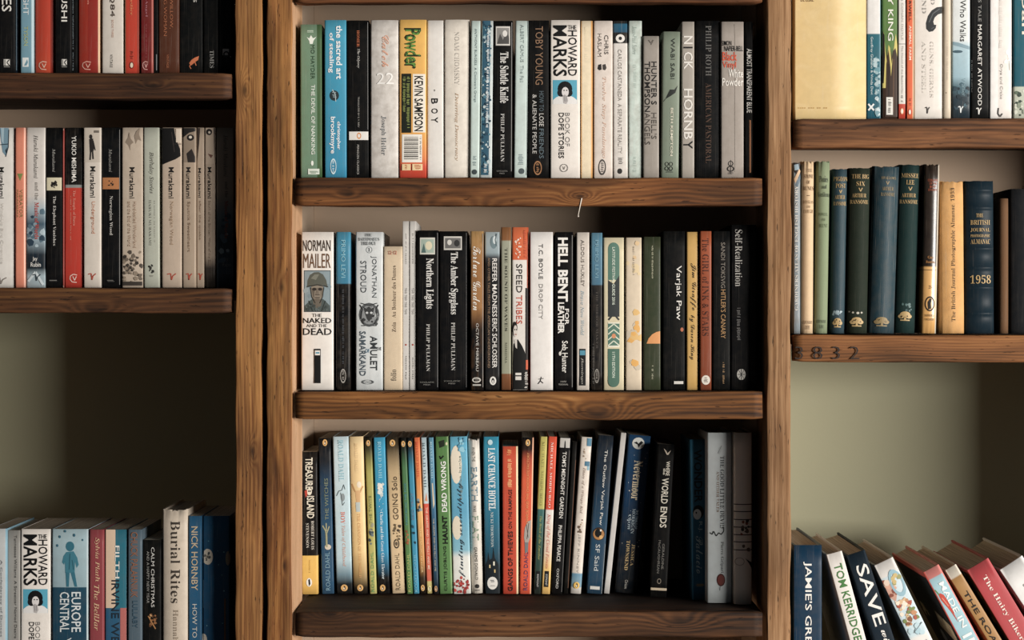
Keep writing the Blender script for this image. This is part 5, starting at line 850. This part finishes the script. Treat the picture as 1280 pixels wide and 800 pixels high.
B('R2', 1038.0, 1057.4, 211, 3.6, '2a434d', 'dark blue cloth book with gilt lettering and tree, beside the sage green one', [('PIGEON', 'h', .04, .96, 221, 226.5, G, 'r'), ('POST', 'h', .18, .84, 229.5, 235, G, 'r')] + AR(244), [('gilt_mark', [('l', [(.42, 237.5), (.5, 241.5), (.58, 237.5)], G, .001)]), ('pale_scuff', [('blot', .15, .7, 389, 393, 14, .0018, ('8aa0a8', '9db0b6'))]), TREE(.45, 404)], hard=True, cloth=True, curve=.005, fray=.0008, d=.14, rough=.55)
B('R2', 1058.2, 1085.4, 210, 4.0, '222b22', 'blackish green cloth book with gilt lettering and a row of pale dots', [('THE BIG', 'h', .12, .92, 218, 223.5, G, 'r'), ('SIX', 'h', .32, .72, 227, 232.5, G, 'r')] + AR(242), [('gilt_mark', [('l', [(.44, 235), (.52, 239.5), (.6, 235)], G, .001)]), ('pale_dots', [('e', .28, 391, .05, 1.2, 'b9b4a4'), ('e', .5, 391.5, .07, 1.5, 'b9b4a4'), ('e', .68, 391, .05, 1.2, 'a9a494'), ('e', .12, 390, .04, 1, '8a8678')]), TREE(.46, 403)], hard=True, cloth=True, curve=.006, fray=.0008, d=.14, rough=.55)
B('R2', 1086.4, 1117.4, 208, 6.6, '233e48', 'dark blue cloth book with a bright worn edge, widest of the gilt set', [('SWALLOWS', 'h', .30, .92, 221, 224.5, '8f7d58', 'r'), ('ARTHUR', 'h', .34, .82, 234, 238.5, '8f7d58', 'r'), ('RANSOME', 'h', .30, .88, 241, 245.5, '8f7d58', 'r')], [('gilt_mark', [('l', [(.5, 227), (.56, 231), (.62, 227)], '8f7d58', .001)]), TREE(.5, 403, '8f7a50')], hard=True, cloth=True, curve=.007, fray=.0008, d=.14, rough=.5, wear=.4)
B('R2', 1118.4, 1145.4, 206, 6.5, '18302f', 'deep green black cloth book with gilt lettering, beside the yellow and brown jacket', [('MISSEE', 'h', .10, .92, 217, 222.5, G, 'r'), ('LEE', 'h', .32, .70, 225.5, 231, G, 'r')] + AR(242), [('gilt_mark', [('l', [(.44, 234), (.52, 238.5), (.6, 234)], G, .001)]), ('pale_scuff', [('blot', .3, .8, 380, 392, 8, .002, ('4f6b6a', '3f5a5a'))]), TREE(.46, 396)], hard=True, cloth=True, curve=.006, fray=.0008, d=.14, rough=.55)
B('R2', 1151.6, 1171.4, 205, 4.6, [(205, '2c231d'), (333, '271f1a'), (334, 'd9a65c'), (337, 'd9a65c'), (337.5, '3a2a1c'), (338.5, 'd9a65c'), (1, 'd29c50')], 'book in a brown jacket with a yellow foot and a round black emblem', [('COLLINS', 'h', .2, .84, 224, 227, 'a8502c', 'b'), ('OF THE', 'h', .3, .78, 228.2, 231, 'a8502c', 'b'), ('BOY', 'h', .34, .74, 232.2, 235, 'a8502c', 'b'), ('STORY', 'h', .24, .84, 236.2, 239, 'a8502c', 'b'), ('Guy', 'h', .3, .7, 320, 324.5, 'b9803f', 'r'), ('Boothby', 'h', .2, .8, 326, 330, 'b9803f', 'r'), ('2/-', 'h', .42, .64, 357, 361, '5a3f22', 'r'), ('HODDER &', 'h', .2, .8, 393, 396, '5a3f22', 'r'), ('STOUGHTON', 'h', .2, .8, 398, 401, '5a3f22', 'r')], [('round_emblem', [('o', .5, 380, .32, 9.5, '201a16', .2), ('p', [(.4, 387), (.36, 378), (.5, 373), (.62, 374), (.56, 380), (.6, 386)], '201a16')])], hard=True, curve=.003, d=.14, fray=.0015, vcol=[(.88, 1.1, 'c9c0ae')], rough=.3)
B('R2', 1177.2, 1207.0, 226, -1.4, 'd9a25c', 'orange tan cloth book with black lettering reading upwards', [('The British Journal Photographic Almanac. 1953', 'u', .42, .62, 235, 402, '33210f', 'r')], (), hard=True, cloth=True, curve=.004, fray=.0014, d=.15, rough=.8, wear=.4, mottle=.2, mot='c98f4a')
B('R2', 1207.4, 1244.8, 226, -1.0, '152630', 'thick navy leather book with raised bands and a gilt year', [('THE', 'h', .36, .60, 267, 271.5, G, 'r'), ('BRITISH', 'h', .18, .84, 275, 281, G, 'r'), ('JOURNAL', 'h', .18, .84, 285, 290, G, 'r'), ('PHOTOGRAPHIC', 'h', .18, .84, 293, 296.5, G, 'r'), ('ALMANAC', 'h', .18, .84, 299, 305, G, 'r'), ('1958', 'h', .16, .86, 344, 354.5, G, 'r')], (), hard=True, curve=.006, bands=(238, 260, 311, 335, 360, 392), ridge=.0012, d=.15, rough=.32, fray=.0006)
B('R2', 1249.0, 1262.0, 248, 0, '6a4a2e', 'short faded brown cloth book in the shadow past the navy one', (), (), hard=True, cloth=True, curve=.003, d=.12, rough=.85, dy=.006)
B('R2', 1263.0, 1289.0, 236, 0, '1a1c1f', 'black cloth book at the dark end of the stamped shelf', (), (), hard=True, cloth=True, curve=.004, d=.12, rough=.8, dy=.012)

# ------------------------------------------------------------------ right bookcase, leaning cookbooks
B('R3', 991.6, 1028.0, 681.5, 0, '0b3049', 'upright dark blue hardback against the post with white capitals', [('JAMIE\'S GREAT BRITAIN', 'd', .34, .64, 702, 905, 'e6e4de', 'b')], (), hard=True, curve=.0008, d=.19, r=.0012, dy=.004)
B('R3', 1033.0, 0, 693.8, 0, 'e3ddd6', 'white hardback with green condensed capitals leaning on the dark blue one', [('TOM KERRIDGE', 'd', .28, .76, .055, .44, '3f7a36', 'b')], (), hard=True, ang=15.2, width=20.6, curve=.0006, r=.001, d=.185)
B('R3', 1058.0, 0, 695.0, 0, '172530', 'dark slate hardback with large white capitals leaning beside the white and green one', [('SAVE', 'd', .26, .86, .06, .365, 'e9e5de', 'b'), ('with', 'd', .46, .80, .39, .50, 'e9e5de', 'c')], (), hard=True, ang=18.2, width=25.0, curve=.0006, r=.001, d=.185)
B('R3', 1092.8, 0, 707.5, 0, [(0, 'e3dfd9'), (.07, 'e3dfd9'), (.072, 'c9d9de'), (.38, 'c3d8df'), (.40, 'e3dfd9'), (1, 'e3dfd9')], 'white hardback with a photograph of food on pale blue plates', [('In', 'd', .50, .74, .42, .475, '4a4744', 'r'), ('Ki', 'd', .22, .44, .44, .50, '4a4744', 'r')],
  [('food_photograph', [('p', [(.03, .08), (.4, .10), (.45, .16), (.2, .2), (.03, .17)], 'c99a86'), ('blot', .05, .5, .09, .17, 12, .0035, ('b5684a', 'd9a58a', '8a4a38', 'e3c9b4')), ('o', .64, .12, .34, .07, '8fb6c4', .3), ('blot', .5, .95, .08, .12, 5, .003, ('9a9a60', 'c9b070')), ('blot', .15, .85, .20, .33, 34, .0036, ('c48a5c', 'd9b48a', '8a5a3a', 'b0553c', '7a8a4a', 'efe0cc')), ('blot', .05, .95, .33, .39, 6, .004, ('a9cbd6', 'b9d3db')), ('l', [(.3, .37), (.9, .34)], '6d7a80', .001)])], hard=True, ang=25.6, width=26.2, curve=.0006, r=.001, d=.185)
B('R3', 1154.0, 0, 716.0, 0, [(0, 'd9817a'), (.045, 'd9817a'), (.047, '9fc6d0'), (1, '98c2ce')], 'pale blue and coral hardback with a red chilli pepper on its spine', [('MADE IN', 'd', .46, .76, .08, .325, 'eceeea', 'b'), ('INDIA', 'd', .22, .78, .36, .66, 'eceeea', 'b')],
  [('chilli_pepper', [('p', [(.16, .13), (.28, .125), (.42, .14), (.46, .18), (.44, .23), (.40, .29), (.34, .235), (.24, .19), (.16, .16)], 'c9412c'), ('l', [(.2, .13), (.12, .10)], '5f8a4a', .0014), ('l', [(.26, .15), (.36, .2)], 'e8a08a', .0008)]),
   ('jacket_photograph', [('r', .02, .98, .03, .97, '0f1011'), ('p', [(.05, .30), (.4, .26), (.5, .36), (.1, .42)], 'b59a76'), ('blot', .1, .9, .28, .36, 9, .008, ('c9b48c', 'a38a66')), ('blot', .05, .9, .42, .9, 20, .014, ('6f7476', 'a9aaa6', '3c4144', 'c4c2bb'))], '-')], hard=True, ang=28.4, width=22.6, curve=.0006, r=.001, d=.185, vcol=[(-.1, .09, 'c94a3c'), (.92, 1.1, 'd9756a')])
B('R3', 1181.4, 0, 713.5, 0, [(0, 'd8cdbb'), (.05, 'd8cdbb'), (.052, 'a97d45'), (1, 'a3763f')], 'mustard hardback with a cream head and black capitals', [('THE ROASTING TIN', 'd', .30, .66, .13, .72, '241a10', 'b')], (), hard=True, ang=31.2, width=16.4, curve=.0006, r=.001, d=.185)
B('R3', 1208.8, 0, 713.5, 0, [(0, 'bf474b'), (.06, 'b33b41'), (.5, 'b8474b'), (1, 'b34048')], 'crimson hardback with white serif lettering leaning against the mustard one', [('The Hairy Bikers\'', 'd', .34, .58, .06, .44, 'efdccf', 'r'), ('Great', 'd', .24, .62, .46, .66, 'e59a7a', 'r')],
  [('jacket_photograph', [('r', .02, .98, .02, .97, '2e281f'), ('blot', .02, .6, .02, .9, 40, .007, ('c9b896', '8f8264', '4d4630', 'ddd2b8'))], '-')], hard=True, ang=31.0, width=31.6, curve=.0006, r=.001, d=.185)
B('R3', 1250.0, 0, 713.0, 0, 'e2e0dd', 'thick white hardback leaning at the picture\'s edge with thin grey lettering', [('a m', 'd', .40, .62, .11, .20, '9a9895', '')], (), hard=True, ang=33.5, width=34.0, curve=.0006, r=.001, d=.185)

# ------------------------------------------------------------------ stamped number on the shelf board
def on_board(px0, px1, py0, py1):
    c = bc_right.location + s_num.location
    def f(u, t, k):
        return (pxx(px0 + (px1 - px0) * u, SH_Y) - c.x, SH_Y - 0.0022 - c.y, zsh(py0 + (py1 - py0) * t) - c.z)
    return f
TEXTS.append(('3 8 3 2', 'n', 'h', 0, 1, 0, 1, on_board(993.5, 1074, 433, 449), '24160d', s_num, 'stamped_number'))
# ------------------------------------------------------------------ lettering: flat ink lying on its surface
def build_texts():
    cache, tmp = {}, []
    for t in TEXTS:
        k = (t[0], t[1])
        if k in cache: continue
        st = t[1]
        cu = bpy.data.curves.new('lettering', 'FONT')
        cu.body = styled(t[0], st.lower())
        cu.resolution_u = 2
        cu.offset = 0.009 if 'b' in st else 0.017 if 'B' in st else 0.036 if 'X' in st else 0.004 if st == 'R' else -0.012 if st == 'n' else -0.008 if st == 'r' else 0.0
        o = bpy.data.objects.new('lettering', cu); COL.objects.link(o)
        cache[k] = o; tmp.append((o, cu))
    bpy.context.view_layer.update()
    dg = bpy.context.evaluated_depsgraph_get()
    data = {}
    for k, o in cache.items():
        me = o.evaluated_get(dg).to_mesh()
        vs_ = [(v.co.x, v.co.y) for v in me.vertices]; fs_ = [tuple(p.vertices) for p in me.polygons]
        o.evaluated_get(dg).to_mesh_clear()
        data[k] = (vs_, fs_)
    for o, cu in tmp:
        bpy.data.objects.remove(o); bpy.data.curves.remove(cu)
    for (s, st, mode, u0, u1, t0, t1, f, colr, par, nm) in TEXTS:
        vs_, fs_ = data[(s, st)]
        if not vs_: continue
        ax = min(v[0] for v in vs_); bx = max(v[0] for v in vs_); ay = min(v[1] for v in vs_); by = max(v[1] for v in vs_)
        out = []
        for x, y in vs_:
            a = (x - ax) / max(1e-6, bx - ax); b = (y - ay) / max(1e-6, by - ay)
            if mode == 'd': u, t = u0 + (u1 - u0) * b, t0 + (t1 - t0) * a
            elif mode == 'u': u, t = u1 - (u1 - u0) * b, t1 - (t1 - t0) * a
            else: u, t = u0 + (u1 - u0) * a, t1 - (t1 - t0) * b
            out.append(f(u, t, 8))
        me = bpy.data.meshes.new(nm); me.from_pydata(out, [], fs_); me.update()
        obj(nm, me, flat(colr), par)
build_texts()
